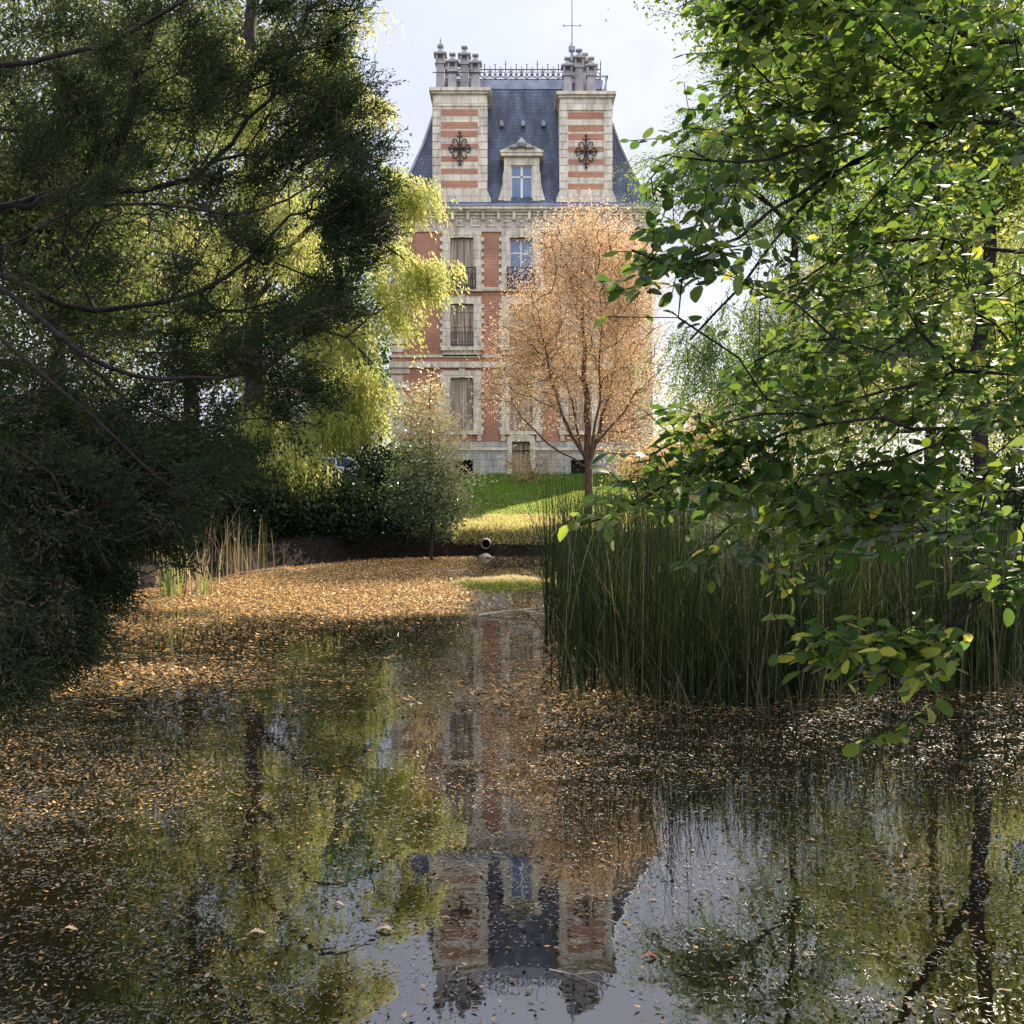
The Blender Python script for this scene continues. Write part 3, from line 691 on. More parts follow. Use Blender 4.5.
# cresting
mb = MB(); yc = YB+IN; zb = ZT+0.16; n = 15; cw = (b_-a_)/n
mb.box(a_, b_, yc-0.02, yc+0.02, zb+0.06, zb+0.10); mb.box(a_, b_, yc-0.02, yc+0.02, zb+0.62, zb+0.66)
for i in range(n+1):
    x = a_+i*cw; mb.box(x-0.022, x+0.022, yc-0.022, yc+0.022, zb, zb+(1.12 if i % 3 == 0 else 0.88))
    mb.lathe(x, yc, [(0.0, zb+0.98), (0.05, zb+0.92), (0.0, zb+0.84)], 6)
    if i < n:
        c = x+cw/2
        for s_ in (-1, 1):
            mb.tube([(c+s_*(cw*0.24+0.11*math.cos(q)), yc, zb+0.34+0.17*math.sin(q)) for q in np.linspace(0, 2*math.pi, 9)], 0.02, 4)
            mb.tube([(c+s_*cw*0.45, yc, zb+0.12), (c+s_*cw*0.12, yc, zb+0.3), (c+s_*cw*0.06, yc, zb+0.55), (c+s_*cw*0.25, yc, zb+0.62)], 0.02, 4)
        mb.tube([(c, yc, zb+0.1), (c, yc, zb+0.82)], 0.016, 4)
mb.build('cresting', M['iron'], rf)
# finial with weathervane
mb = MB(); fx, fy = X(572), YB+IN+0.6
fx = (572-512)*fy/F
def Zf(py): return CAMZ+(HY-py)*fy/F
mb.lathe(fx, fy, [(0.28, ZT), (0.20, Zf(62)), (0.10, Zf(58)), (0.08, Zf(53)), (0.2, Zf(51)), (0.2, Zf(47)), (0.06, Zf(44)), (0.035, Zf(41)), (0.025, Zf(-4)), (0, Zf(-6))], 10)
mb.box(fx-0.42, fx+0.42, fy-0.012, fy+0.012, Zf(26), Zf(25.4))
for s_ in (-1, 1): mb.add([(fx+s_*0.42, fy, Zf(27.4)), (fx+s_*0.56, fy, Zf(25.7)), (fx+s_*0.42, fy, Zf(24))], [(0, 1, 2)])
mb.build('finial', M['zinc'], rf)

def iron_ornament(cx, cz, y, parent):
    mb = MB(); h, wd = 0.85, 0.56
    mb.tube([(cx, y, cz-h), (cx, y, cz+h)], 0.035, 5); mb.tube([(cx-wd, y, cz), (cx+wd, y, cz)], 0.035, 5)
    for sx in (-1, 1):
        for sz in (-1, 1):
            q = [(0.08, 0.1), (0.10, 0.34), (0.20, 0.52), (0.34, 0.5), (0.38, 0.38), (0.30, 0.30)]
            mb.tube([(cx+sx*a, y, cz+sz*b) for a, b in q], 0.032, 5)
            q = [(0.14, 0.06), (0.30, 0.10), (0.42, 0.22), (0.50, 0.20), (0.52, 0.10)]
            mb.tube([(cx+sx*a, y, cz+sz*b) for a, b in q], 0.03, 5)
            mb.tube([(cx, y, cz+sz*0.68), (cx+sx*0.12, y, cz+sz*0.62), (cx+sx*0.16, y, cz+sz*0.72)], 0.026, 5)
    for dx, dz in ((0, h), (0, -h), (wd, 0), (-wd, 0)):
        mb.add([(cx+dx-0.08, y-0.02, cz+dz), (cx+dx, y-0.02, cz+dz-0.12), (cx+dx+0.08, y-0.02, cz+dz), (cx+dx, y-0.02, cz+dz+0.12), (cx+dx, y-0.07, cz+dz)], [(0, 1, 4), (1, 2, 4), (2, 3, 4), (3, 0, 4)])
    mb.lathe(cx, y, [(0, cz-0.1), (0.1, cz), (0, cz+0.1)], 8)
    return mb.build('iron_anchor', M['iron'], parent)

def chimney(p0, p1, ytop, pots, band_rows):
    x0, x1 = X(p0), X(p1); yf = YB+0.02; yb_ = YB+2.9; zt = Z(ytop)
    mb = MB()
    mb.box(x0, x1, yf, yb_, Z(190), zt-0.02)
    mb.prism([(x0-0.22, Z(205.9)), (x1+0.22, Z(205.9)), (x1+0.2, Z(199)), (x1+0.002, Z(190)), (x0-0.002, Z(190)), (x0-0.2, Z(199))], yf-0.1, yb_-0.3)
    ch = mb.build('chimney', M['stone'], man)
    bx0, bx1 = x0+0.44, x1-0.50 if p0 < 500 else x1-0.44
    mb = MB()
    for a, b in band_rows: mb.box(bx0, bx1, yf-0.012, yf+0.02, Z(b), Z(a))
    mb.build('brick_band', M['brick'], ch)
    mb = MB()          # edge blocks
    z = Z(189); i = 0
    while z < Z(ytop+14):
        wq = 0.40 if i % 2 else 0.34
        mb.box(x0-0.03, x0+wq, yf-0.035, yf-0.001, z, z+0.40); mb.box(x1-wq, x1+0.03, yf-0.035, yf-0.001, z, z+0.40)
        z += 0.43; i += 1
    mb.box(x0-0.06, x1+0.06, yf-0.06, yf-0.001, Z(ytop+15.2), Z(ytop+13.4))
    mb.build('edge_stones', M['stone'], ch)
    mb = MB(); mb.box(x0-0.10, x1+0.10, yf-0.12, yb_+0.1, zt-0.16, zt-0.04); mb.box(x0-0.2, x1+0.2, yf-0.22, yb_+0.2, zt-0.04, zt+0.14)
    mb.build('chimney_cap', M['stone'], ch)
    iron_ornament((bx0+bx1)/2 + (0 if p0 > 500 else 0.02), Z(149 if p0 < 500 else 152), yf-0.075, ch)
    for px_, top, dy in pots:
        cx = X(px_); cy = yf+dy; k = cy/YB; zb_ = zt+0.14; ztp = Z(top); h = ztp-zb_
        cx = (px_-512)*cy/F; ztp = CAMZ+(HY-top)*cy/F
        mb = MB(); a = 0.235
        mb.frustum(cx, cy, zb_, zb_+0.1, a+0.05, a+0.05, a+0.05, a+0.05)
        mb.frustum(cx, cy, zb_+0.1, ztp-1.05, a, a, a*0.88, a*0.88)
        mb.frustum(cx, cy, ztp-1.05, ztp-0.98, a+0.05, a+0.05, a+0.05, a+0.05)
        for sx in (-1, 1):
            for sy in (-1, 1): mb.frustum(cx+sx*a*0.85, cy+sy*a*0.85, ztp-0.98, ztp-0.55, 0.045, 0.045, 0.06, 0.06)
        mb.frustum(cx, cy, ztp-0.98, ztp-0.72, a*0.8, a*0.8, a*0.55, a*0.55)
        mb.frustum(cx, cy, ztp-0.55, ztp-0.46, a+0.12, a+0.12, a+0.12, a+0.12)
        mb.frustum(cx, cy, ztp-0.46, ztp-0.2, a+0.02, a+0.02, 0.06, 0.06)
        mb.frustum(cx, cy, ztp-0.2, ztp-0.08, 0.05, 0.05, 0.05, 0.05)
        mb.frustum(cx, cy, ztp-0.08, ztp, 0.17, 0.17, 0.17, 0.17)
        if dy < 0.75 and px_ < 445: mb.lathe(cx, cy, [(0.05, ztp), (0.09, ztp+0.12), (0.03, ztp+0.2), (0.05, ztp+0.3), (0, ztp+0.5)], 8)
        mb.build('chimney_pot', M['pot'], ch)
    return ch
bands = [(109, 116), (122, 128.5), (130.5, 137), (143.5, 149), (156, 161.5), (168.5, 174), (180.5, 187.5)]
c1 = chimney(433, 487, 91, [(440.5, 46, 0.7), (452.5, 54, 0.6), (464.5, 47, 0.9), (475.5, 55, 0.6), (446, 62, 2.2), (470, 62, 2.3)], bands)
c2 = chimney(560, 612, 95, [(567.5, 58, 0.6), (579, 50, 0.9), (591, 58, 0.6), (585, 54, 2.2), (571, 60, 2.3)], [(a+3, b+3) for a, b in bands])
mb = MB(); mb.box(X(440), X(480), YB+1.0, YB+2.4, Z(91)+0.14, Z(73)); mb.build('chimney_core', M['pot'], man); mb = MB(); mb.box(X(564), X(594), YB+1.2, YB+2.4, Z(95)+0.14, Z(74)); mb.build('chimney_core', M['pot'], man)
mb = MB(); mb.box(X(594), X(609), YB+0.5, YB+0.56, Z(73), Z(71.6)); mb.box(X(606), X(607.6), YB+0.5, YB+0.56, Z(95)+0.14, Z(73)); mb.box(X(607.7), X(609), YB+0.5, YB+2.5, Z(73), Z(71.6)); mb.box(X(606), X(607.6), YB+2.4, YB+2.46, Z(95)+0.14, Z(73))
mb.build('guard_rail', M['zinc'], c2)
mb = MB(); mb.box(X(432), X(484), YB+0.35, YB+0.38, Z(70), Z(69.3)); mb.build('iron_strap', M['iron'], c1)

# dormer
dx0, dx1 = X(504), X(539.5); wx0, wx1 = X(511), X(532.5); yf = YB+0.0
mb = MB()
mb.box(dx0, wx0-0.003, yf, YB+2.2, Z(205.5), Z(157)); mb.box(wx1+0.003, dx1, yf, YB+2.2, Z(205.5), Z(157)); mb.box(wx0-0.002, wx1+0.002, yf+0.01, YB+2.2, Z(165), Z(157))
for s_, xx in ((-1, dx0), (1, dx1)):      # scroll feet
    pts = [(0, 205.5), (5.8, 205.5), (5.6, 199), (3.4, 192), (1.6, 184), (0.9, 172), (0, 172)]
    P_ = [(xx+s_*a*S, Z(b)) for a, b in pts]
    if s_ < 0: P_ = P_[::-1]
    mb.prism(P_, yf+0.04, yf+0.45)
dm = mb.build('dormer', M['stone'], man)
mb = MB(); mb.box(X(501), X(542.5), yf-0.2, YB+2.3, Z(156.8), Z(153.8))
mb.prism([(X(500), Z(153.6)), (X(543.5), Z(153.6)), (X(543.5), Z(152)), (X(522), Z(142.5)), (X(500), Z(152))], yf-0.24, YB+2.6)
mb.build('pediment', M['stone'], dm)
mb = MB()
xc_ = X(521.5)
mb.lathe(xc_, yf-0.3, [(0.0, Z(150)), (0.22, Z(149)), (0.3, Z(146)), (0.2, Z(143)), (0.1, Z(141)), (0, Z(139))], 10)
for s_ in (-1, 1):
    for k in range(3): mb.lathe(xc_+s_*(0.3+0.16*k), yf-0.3, [(0, Z(151.5-k*0.2)), (0.15-0.03*k, Z(149.5)), (0.1, Z(146.5+k)), (0, Z(145+k*1.2))], 7)
mb.build('carving', M['pot'], dm)
mb = MB(); g = 0.06
z0, z1 = Z(207), Z(165)
for u0, u1, v0, v1 in ((wx0, wx0+g, z0, z1), (wx1-g, wx1, z0, z1), (wx0+g, wx1-g, z1-g, z1), ((wx0+wx1)/2-0.06, (wx0+wx1)/2+0.06, z0, z1-g), (wx0+g, wx1-g, Z(177), Z(175.5))):
    mb.box(u0, u1, yf+0.16, yf+0.24, v0, v1)
dw = mb.build('window', M['whitewood'], dm)
mb = MB(); mb.box(wx0, wx1, yf+0.195, yf+0.215, z0, z1); mb.build('pane', mat_simple("blue_dormer_glass", (0.06, 0.105, 0.21), (0.10, 0.16, 0.30), rough=0.15, scale=0.8, spec=0.8), dw)  # dormer pane with a bluer base colour
# side dormers on the right and left slopes
for sx, sg in ((XL, 1), (XR, -1)):
    for yy in (YB+5.5, YB+9.5):
        mb = MB(); mb.box(min(sx+sg*0.2, sx+sg*2.2), max(sx+sg*0.2, sx+sg*2.2), yy-0.95, yy+0.95, Z(205.5), Z(192)+0.9)
        d2 = mb.build('dormer', M['stone'], man)
        mb = MB(); mb.box(min(sx-sg*0.05, sx+sg*2.3), max(sx-sg*0.05, sx+sg*2.3), yy-1.1, yy+1.1, Z(192)+0.903, Z(192)+1.15); mb.build('pediment', M['stone'], d2)
        mb = MB(); mb.box(min(sx+sg*0.17, sx+sg*0.197), max(sx+sg*0.17, sx+sg*0.197), yy-0.55, yy+0.55, Z(205), Z(192)+0.6); mb.build('window', M['glass'], d2)
for sx in (XL+0.9, XR-0.9):
    pass

# ================================================================== TREES AND PLANTS
def path_px(pts): return [P3(*p) for p in pts]
def base_at(px, Y): x = (px-512)*Y/F; return (x, Y, gz(x, Y))

# --- golden tree before the facade
b = base_at(588, 36); Yg = 36
bl = [(585, 300, 66, 92, Yg, 2.3, 1), (543, 372, 46, 62, Yg, 2.2, 0.9), (628, 372, 42, 72, Yg, 2.4, 1), (588, 240, 38, 34, Yg, 1.6, 1.3), (525, 330, 24, 40, Yg, 1.5, .7), (628, 285, 30, 50, Yg, 1.8, 1.2), (506, 380, 20, 45, Yg, 1.2, .6)]
T = in_blobs(bl, 2700, 4, .010)
paths = [([b, P3(589, 470, Yg), P3(587, 430, Yg), P3(585, 380, Yg-.2), P3(583, 320, Yg), P3(582, 250, Yg+.2)], 0.17, 0.02),
         ([P3(589, 463, Yg), P3(572, 432, Yg-.6), P3(556, 395, Yg-.9), P3(545, 345, Yg-1), P3(538, 310, Yg-1)], 0.085, 0.018),
         ([P3(588, 468, Yg), P3(562, 452, Yg-1), P3(535, 432, Yg-1.6), P3(512, 402, Yg-1.8)], 0.06, 0.018),
         ([P3(590, 462, Yg), P3(600, 430, Yg+.5), P3(612, 380, Yg+.6), P3(617, 330, Yg+.5), P3(618, 280, Yg+.4)], 0.085, 0.018),
         ([P3(588, 470, Yg), P3(578, 430, Yg+.5), P3(566, 370, Yg+.7), P3(560, 300, Yg+.6)], 0.06, 0.014),
         ([P3(589, 466, Yg), P3(597, 420, Yg-.5), P3(600, 350, Yg-.7), P3(602, 280, Yg-.5)], 0.06, 0.014),
         ([P3(590, 452, Yg), P3(622, 412, Yg-.5), P3(645, 385, Yg-.8), P3(664, 368, Yg-1)], 0.055, 0.015)]
def fn(T, sk):
    return leaves_random(T, 26, 0.24, 0.072, 0.044, droop=0.3)
tree('golden_tree', 'spreading tree with orange gold autumn leaves before the mansion', 'tree', b, paths, T, fn, M['gold'], M['bark_gold'], rtip=0.008, step=0.5, jit=0.07)

# --- pale gold shrubs to its right
for i, (px, Y, h, rx, n, lab) in enumerate([(655, 42, 2.2, 40, 340, 'low pale golden shrub right of the orange tree'), (705, 39, 3.8, 46, 520, 'taller pale golden shrub behind the reeds'), (528, 49, 1.0, 14, 70, 'small dry shrub beside the mansion door')]):
    b = base_at(px, Y); zt = b[2]+h; pyc = HY-(b[2]+h*0.55-CAMZ)*F/Y; ry = h*0.5*F/Y
    T = in_blobs([(px, pyc, rx, ry, Y, rx*Y/F*0.8, 1)], n)
    stems = [([b, (b[0]+rng.uniform(-.3, .3), b[1], b[2]+h*0.4), (b[0]+rng.uniform(-1, 1)*rx*Y/F*0.6, b[1]+rng.uniform(-.5, .5), b[2]+h*0.9)], 0.05, 0.012) for _ in range(4)]
    tree('golden_shrub', lab, 'shrub', b, stems, T, lambda T, sk: leaves_random(T, 26, 0.26, 0.10, 0.06), M['goldshrub'], M['bark_gold'], rtip=0.008, part='foliage', group=None)

# --- young tree on the far bank
Y = 30.0; b = base_at(432, Y)
bl = [(427, 412, 17, 22, Y, .5, .6), (432, 444, 26, 20, Y, .8, .9), (436, 480, 31, 22, Y, .9, 1), (440, 514, 24, 16, Y, .7, .9), (412, 500, 24, 28, Y, .7, .8), (429, 386, 8, 14, Y, .3, .5)]
T = in_blobs(bl, 520, 3); T[:, 2] = np.round(T[:, 2]/0.42)*0.42+rng.normal(size=len(T))*0.07
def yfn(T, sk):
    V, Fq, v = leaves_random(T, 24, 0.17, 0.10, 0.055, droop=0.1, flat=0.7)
    zc = V.reshape(-1, 4, 3)[:, 0, 2]; xc = V.reshape(-1, 4, 3)[:, 0, 0]; return V, Fq, np.clip(0.06+0.17*(zc-1.3)+0.18*(xc+2.3)+0.42*rng.random(len(v))**1.5+.12*v, 0, 1)  # gold towards the top; the sun-catching right side is painted paler
tree('young_tree', 'slim young tree with pale leaves on the far bank, sunlit right side painted paler', 'tree', b, [([b, P3(431, 500, Y), P3(430, 430, Y), P3(432, 365, Y)], 0.07, 0.012)], T,
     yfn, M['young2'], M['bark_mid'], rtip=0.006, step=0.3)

# --- shrubs along the far left bank
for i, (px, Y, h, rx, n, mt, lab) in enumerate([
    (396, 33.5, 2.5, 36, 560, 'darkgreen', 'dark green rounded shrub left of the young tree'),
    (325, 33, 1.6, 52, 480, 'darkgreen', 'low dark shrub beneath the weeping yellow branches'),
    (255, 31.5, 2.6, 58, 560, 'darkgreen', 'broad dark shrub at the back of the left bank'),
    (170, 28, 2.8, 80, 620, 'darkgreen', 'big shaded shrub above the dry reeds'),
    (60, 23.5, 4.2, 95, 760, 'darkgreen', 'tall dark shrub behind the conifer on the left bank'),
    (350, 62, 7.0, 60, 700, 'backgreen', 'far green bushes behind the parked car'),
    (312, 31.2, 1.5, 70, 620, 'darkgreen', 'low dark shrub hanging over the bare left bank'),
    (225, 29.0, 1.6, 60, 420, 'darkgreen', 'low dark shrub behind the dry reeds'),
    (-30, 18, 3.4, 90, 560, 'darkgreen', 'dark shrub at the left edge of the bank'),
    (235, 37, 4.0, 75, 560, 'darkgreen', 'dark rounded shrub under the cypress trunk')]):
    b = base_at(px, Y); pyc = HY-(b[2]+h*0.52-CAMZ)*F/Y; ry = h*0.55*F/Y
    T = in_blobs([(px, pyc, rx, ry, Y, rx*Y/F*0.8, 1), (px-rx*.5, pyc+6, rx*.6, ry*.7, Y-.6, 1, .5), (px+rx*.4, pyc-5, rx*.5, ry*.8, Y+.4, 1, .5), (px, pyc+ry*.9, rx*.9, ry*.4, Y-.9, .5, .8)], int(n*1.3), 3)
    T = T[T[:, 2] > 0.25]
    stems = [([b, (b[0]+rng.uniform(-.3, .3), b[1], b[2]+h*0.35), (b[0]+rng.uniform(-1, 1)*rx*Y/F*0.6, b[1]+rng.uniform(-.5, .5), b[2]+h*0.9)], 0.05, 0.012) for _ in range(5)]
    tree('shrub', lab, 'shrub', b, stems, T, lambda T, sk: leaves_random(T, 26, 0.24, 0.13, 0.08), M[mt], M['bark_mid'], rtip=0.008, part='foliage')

# --- weeping swamp cypress, yellow green
Y = 35.0; b = base_at(255, Y)
bl = [(325, 70, 34, 70, Y, 2, .8), (362, 14, 8, 14, Y, .5, .7), (370, 110, 12, 40, Y, 1, .6), (384, 190, 18, 28, Y-1, 1.0, .9), (408, 192, 22, 12, Y-1.5, .7, 1.8),
      (380, 262, 26, 30, Y-1, 1.0, .9), (412, 272, 26, 14, Y-1.6, .7, 2.0), (392, 305, 18, 20, Y-1, .8, .9), (342, 340, 32, 46, Y, 1.3, .9), (352, 380, 36, 22, Y-1, 1.0, 1.6),
      (335, 412, 42, 20, Y-1, 1.2, 1.5), (298, 468, 30, 24, Y-4, 1.0, 2.4), (275, 440, 36, 40, Y-3, 1.2, 1.2), (190, 270, 60, 70, Y, 2, .35), (260, 300, 60, 90, Y, 3, .45), (280, 160, 60, 110, Y, 3, .4)]
T = in_blobs(bl, 1350, 7, 0.010)
tp = [([b, P3(255, 400, Y), P3(252, 250, Y), P3(250, 50, Y), P3(252, -200, Y)], 0.42, 0.15)]
for (x0, y0), (x1, y1), (x2, y2), yy in [((255, 380), (320, 330), (380, 370), Y-1), ((255, 300), (325, 220), (408, 262), Y-1.5), ((253, 220), (325, 150), (400, 182), Y-1.3), ((252, 130), (310, 60), (370, 60), Y), ((255, 420), (280, 410), (300, 440), Y-3), ((253, 260), (190, 200), (120, 240), Y), ((252, 100), (190, 60), (130, 120), Y)]:
    tp.append(([P3(x0, y0, Y), P3(x1, y1, (Y+yy)/2), P3(x2, y2, yy)], 0.13, 0.03))
tree('weeping_cypress', 'weeping swamp cypress with glowing yellow green drooping foliage', 'tree', b, tp, T,
     lambda T, sk: hanging(T, tipdirs(sk, T), 7, 13, 0.5, 0.95, 0.15, 0.045), M['cypress'], M['bark_mid'], rtip=0.012, step=0.7, sag=-0.08)

# --- trees filling the left behind the conifer
for (px, Y, top, rx, n, mt, lab) in [
    (60, 24, -60, 150, 1700, 'leftback', 'fine leaved grey green tree far left behind the conifer'),
    (190, 44, -20, 150, 1700, 'leftback', 'leafy green tree behind the weeping cypress'),
    (330, 66, 150, 60, 520, 'backgreen', 'distant green tree beyond the left corner of the mansion'),
    (-60, 38, -150, 190, 1500, 'leftback', 'tall leafy tree at the left edge of the garden')]:
    b = base_at(px, Y); pyb = HY-(b[2]-CAMZ)*F/Y; pyc = (top+pyb-50)/2; ry = (pyb-50-top)/2
    bl = [(px, pyc, rx, ry, Y, rx*Y/F*.7, 1)]+[(px+rng.uniform(-.7, .7)*rx, pyc+rng.uniform(-.8, .7)*ry, rx*.42, ry*.3, Y+rng.uniform(-2, 1), 1.5, 1.6) for _ in range(6)]
    T = in_blobs(bl, n)
    tree('leafy_tree', lab, 'tree', b, [([b, P3(px, pyb-60, Y), P3(px+rng.uniform(-10, 10), pyc, Y), P3(px, top+40, Y)], 0.3*Y/30, 0.06)], T,
         lambda T, sk, Y=Y: leaves_random(T, 30, 0.020*Y, 0.0042*Y+0.02, 0.0026*Y+0.01, droop=.3), M[mt], M['bark_mid'], rtip=0.012, step=0.8)

# --- feathery tree and others to the right, behind
for (name, px, Y, bl, n, mt, lab, per) in [
    ('feathery_tree', 790, 27, [(735, 150, 60, 60, 27, 2, 1.1), (700, 170, 45, 30, 26, 1, .9), (670, 165, 22, 16, 26, .8, .7), (790, 60, 90, 80, 27, 3, 1), (820, 200, 90, 90, 28, 3, 1), (715, 375, 50, 40, 26, 1.5, 1.0), (690, 350, 30, 22, 25.5, 1, .8), (770, 330, 60, 50, 27, 2, .8), (760, -30, 80, 70, 27, 2, 1)], 1250, 'feather', 'feathery pale green tree rising right of the mansion', 1),
    ('feathery_tree', 930, 22, [(880, 300, 80, 100, 22, 2.5, 1), (960, 200, 90, 130, 22, 3, 1), (1000, 380, 80, 70, 21, 2, .8), (880, 60, 100, 90, 22, 3, .9), (840, 420, 60, 30, 21, 1, .8)], 1000, 'cypress', 'yellow green feathery tree at the right behind the reeds', 1)]:
    b = base_at(px, Y); T = in_blobs(bl, n)
    tp = [([b, P3(px, 420, Y), P3(px+5, 250, Y), P3(px-5, 60, Y), P3(px, -120, Y)], 0.14, 0.05)]
    for q in bl[:6]: tp.append(([P3(px, min(430, q[1]+60), Y), P3((px+q[0])/2, q[1]+10, (Y+q[4])/2), P3(q[0], q[1], q[4])], 0.06, 0.02))
    tree(name, lab, 'tree', b, tp, T, lambda T, sk: sprays(T, unit(tipdirs(sk, T)+np.array((0, 0, -.35))), 6, 12, 1.0, 0.11, 0.034, 0.55, bend=0.35), M[mt], M['bark_mid'], rtip=0.009, step=0.6, sag=-0.05)

for (px, Y, top, rx, n, mt, lab) in [
    (1010, 40, 120, 110, 700, 'backgreen', 'green tree in the distance at the right edge'),
    (800, 50, 330, 110, 560, 'backgreen', 'low distant tree behind the reed bed'),]:
    b = base_at(px, Y); pyb = HY-(b[2]-CAMZ)*F/Y; pyc = (top+pyb-20)/2; ry = (pyb-20-top)/2
    bl = [(px, pyc, rx, ry, Y, rx*Y/F*.7, 1)]+[(px+rng.uniform(-.7, .7)*rx, pyc+rng.uniform(-.8, .7)*ry, rx*.4, ry*.35, Y+rng.uniform(-2, 1), 1.5, 1.4) for _ in range(5)]
    T = in_blobs(bl, n)
    tree('leafy_tree', lab, 'tree', b, [([b, P3(px, pyb-40, Y), P3(px, pyc, Y), P3(px, top+30, Y)], 0.25, 0.06)], T,
         lambda T, sk, Y=Y: leaves_random(T, 28, 0.020*Y, 0.0042*Y+0.02, 0.0026*Y+0.01, droop=.3), M[mt], M['bark_mid'], rtip=0.012, step=0.8)

# --- shrubs behind the reeds on the right bank
for (px, Y, h, rx, n, mt, lab) in [
    (760, 21, 2.6, 80, 420, 'young', 'loose pale leaved shrub behind the reed bed'),
    (900, 18.5, 2.4, 90, 480, 'darkgreen', 'dark shrub behind the reeds under the right trees'),
    (1040, 17, 2.6, 90, 420, 'darkgreen', 'dark shrub at the right edge behind the reeds')]:
    b = base_at(px, Y); pyc = HY-(b[2]+h*0.52-CAMZ)*F/Y; ry = h*0.55*F/Y
    T = in_blobs([(px, pyc, rx, ry, Y, rx*Y/F*0.7, 1), (px-rx*.5, pyc-8, rx*.5, ry*.8, Y, 1, .5)], n)
    stems = [([b, (b[0]+rng.uniform(-.3, .3), b[1], b[2]+h*0.35), (b[0]+rng.uniform(-1, 1)*rx*Y/F*0.6, b[1]+rng.uniform(-.5, .5), b[2]+h*0.9)], 0.03, 0.01) for _ in range(6)]
    tree('shrub', lab, 'shrub', b, stems, T, lambda T, sk: leaves_random(T, 22, 0.2, 0.075, 0.045), M[mt], M['bark_mid'], rtip=0.005, part='foliage')

# --- dark trunked tree at the right, mid distance, its crown reaching above the picture
Y = 12.0; b = base_at(992, 13.5); Y = 13.5
bl = [(960, 140, 80, 90, Y, 2, .9), (900, 20, 110, 90, Y, 2.2, 1), (1040, 60, 90, 140, Y, 2.5, 1), (810, -10, 110, 60, Y+1, 2.2, 2.0), (740, -90, 120, 60, Y+1, 2, 1.8), (1000, 300, 60, 60, Y, 1.4, .6), (880, 230, 60, 50, Y-1, 1.3, .6)]
T = in_blobs(bl, 2600, 5)
tp = [([b, P3(984, 480, Y), P3(974, 380, Y), P3(990, 250, Y), P3(972, 120, Y), P3(950, -80, Y), P3(930, -200, Y+1)], 0.125, 0.035),
      ([P3(986, 400, Y), P3(940, 340, Y-.5), P3(905, 300, Y-1), P3(868, 225, Y-1.2)], 0.085, 0.04),
      ([P3(980, 130, Y), P3(900, 60, Y), P3(820, -20, Y+.5), P3(740, -100, Y+1)], 0.06, 0.02)]
tree('alder_tree', 'dark trunked alder at the right behind the reeds', 'tree', b, tp, T,
     lambda T, sk: leaves_random(T, 22, 0.26, 0.07, 0.048, droop=.5, flat=.2), M['alder'], M['bark_dark'], rtip=0.006, step=0.4)

# --- big dark conifer, left foreground
b = np.array((-4.4, 6.2, gz(-4.4, 6.2)))
b = np.array((-8.9*0+-4.4, 6.2, -0.35))
def pp(*a): return path_px(a)
tp = [([b, (-4.35, 6.2, 1.5), (-4.3, 6.2, 3.5), (-4.35, 6.3, 6.0), (-4.3, 6.3, 8.5)], 0.22, 0.08),
      (pp((-200, 262, 6.2), (-60, 262, 6), (0, 272, 5.9), (60, 305, 5.9), (130, 308, 6.0), (200, 290, 6.1), (250, 262, 6.2), (290, 215, 6.3)), 0.0338, 0.0090),
      (pp((-200, 250, 6.2), (-60, 222, 6.3), (0, 210, 6.4), (80, 188, 6.4), (170, 185, 6.4), (210, 165, 6.5), (250, 120, 6.6), (280, 80, 6.6), (305, 20, 6.6)), 0.0338, 0.0090),
      (pp((20, 208, 6.4), (85, 185, 6.3), (115, 150, 6.2), (135, 100, 6.1), (150, 40, 6.1), (165, -40, 6.1)), 0.0413, 0.0225),
      (pp((-200, 120, 6.2), (-50, 75, 5.7), (50, 55, 5.5), (110, 45, 5.4), (170, 15, 5.4), (230, -30, 5.4)), 0.0263, 0.0090),
      (pp((-200, 290, 6.2), (-60, 270, 5.7), (0, 290, 5.5), (60, 330, 5.4), (110, 365, 5.4), (160, 380, 5.5), (250, 370, 5.7), (320, 310, 6)), 0.0263, 0.0075),
      (pp((-200, 300, 6.2), (-60, 310, 5.3), (0, 340, 5.1), (60, 390, 5), (120, 440, 5), (190, 500, 5.1)), 0.0225, 0.0075),
      (pp((-200, 400, 6.2), (-60, 420, 5.2), (0, 440, 5), (70, 500, 4.9), (110, 570, 4.9)), 0.0225, 0.0075),
      (pp((-200, 170, 6.2), (-50, 130, 6.6), (60, 135, 6.8), (120, 112, 6.9), (200, 105, 7), (300, 70, 7.2)), 0.0225, 0.0075),
      (pp((90, 300, 5.95), (60, 240, 5.7), (90, 200, 5.6), (190, 212, 5.6), (290, 200, 5.8), (340, 150, 6)), 0.0120, 0.0053),
      (pp((-200, 40, 6.2), (-40, -20, 6.2), (120, -60, 6.2), (260, -50, 6.4), (370, -30, 6.6)), 0.0300, 0.0090),
      (pp((40, 300, 5.9), (75, 350, 5.7), (130, 400, 5.6), (190, 430, 5.7), (240, 420, 6)), 0.0165, 0.0060),
      (pp((-200, 470, 6.2), (-60, 540, 5), (0, 600, 4.7), (50, 650, 4.6)), 0.0188, 0.0060)]
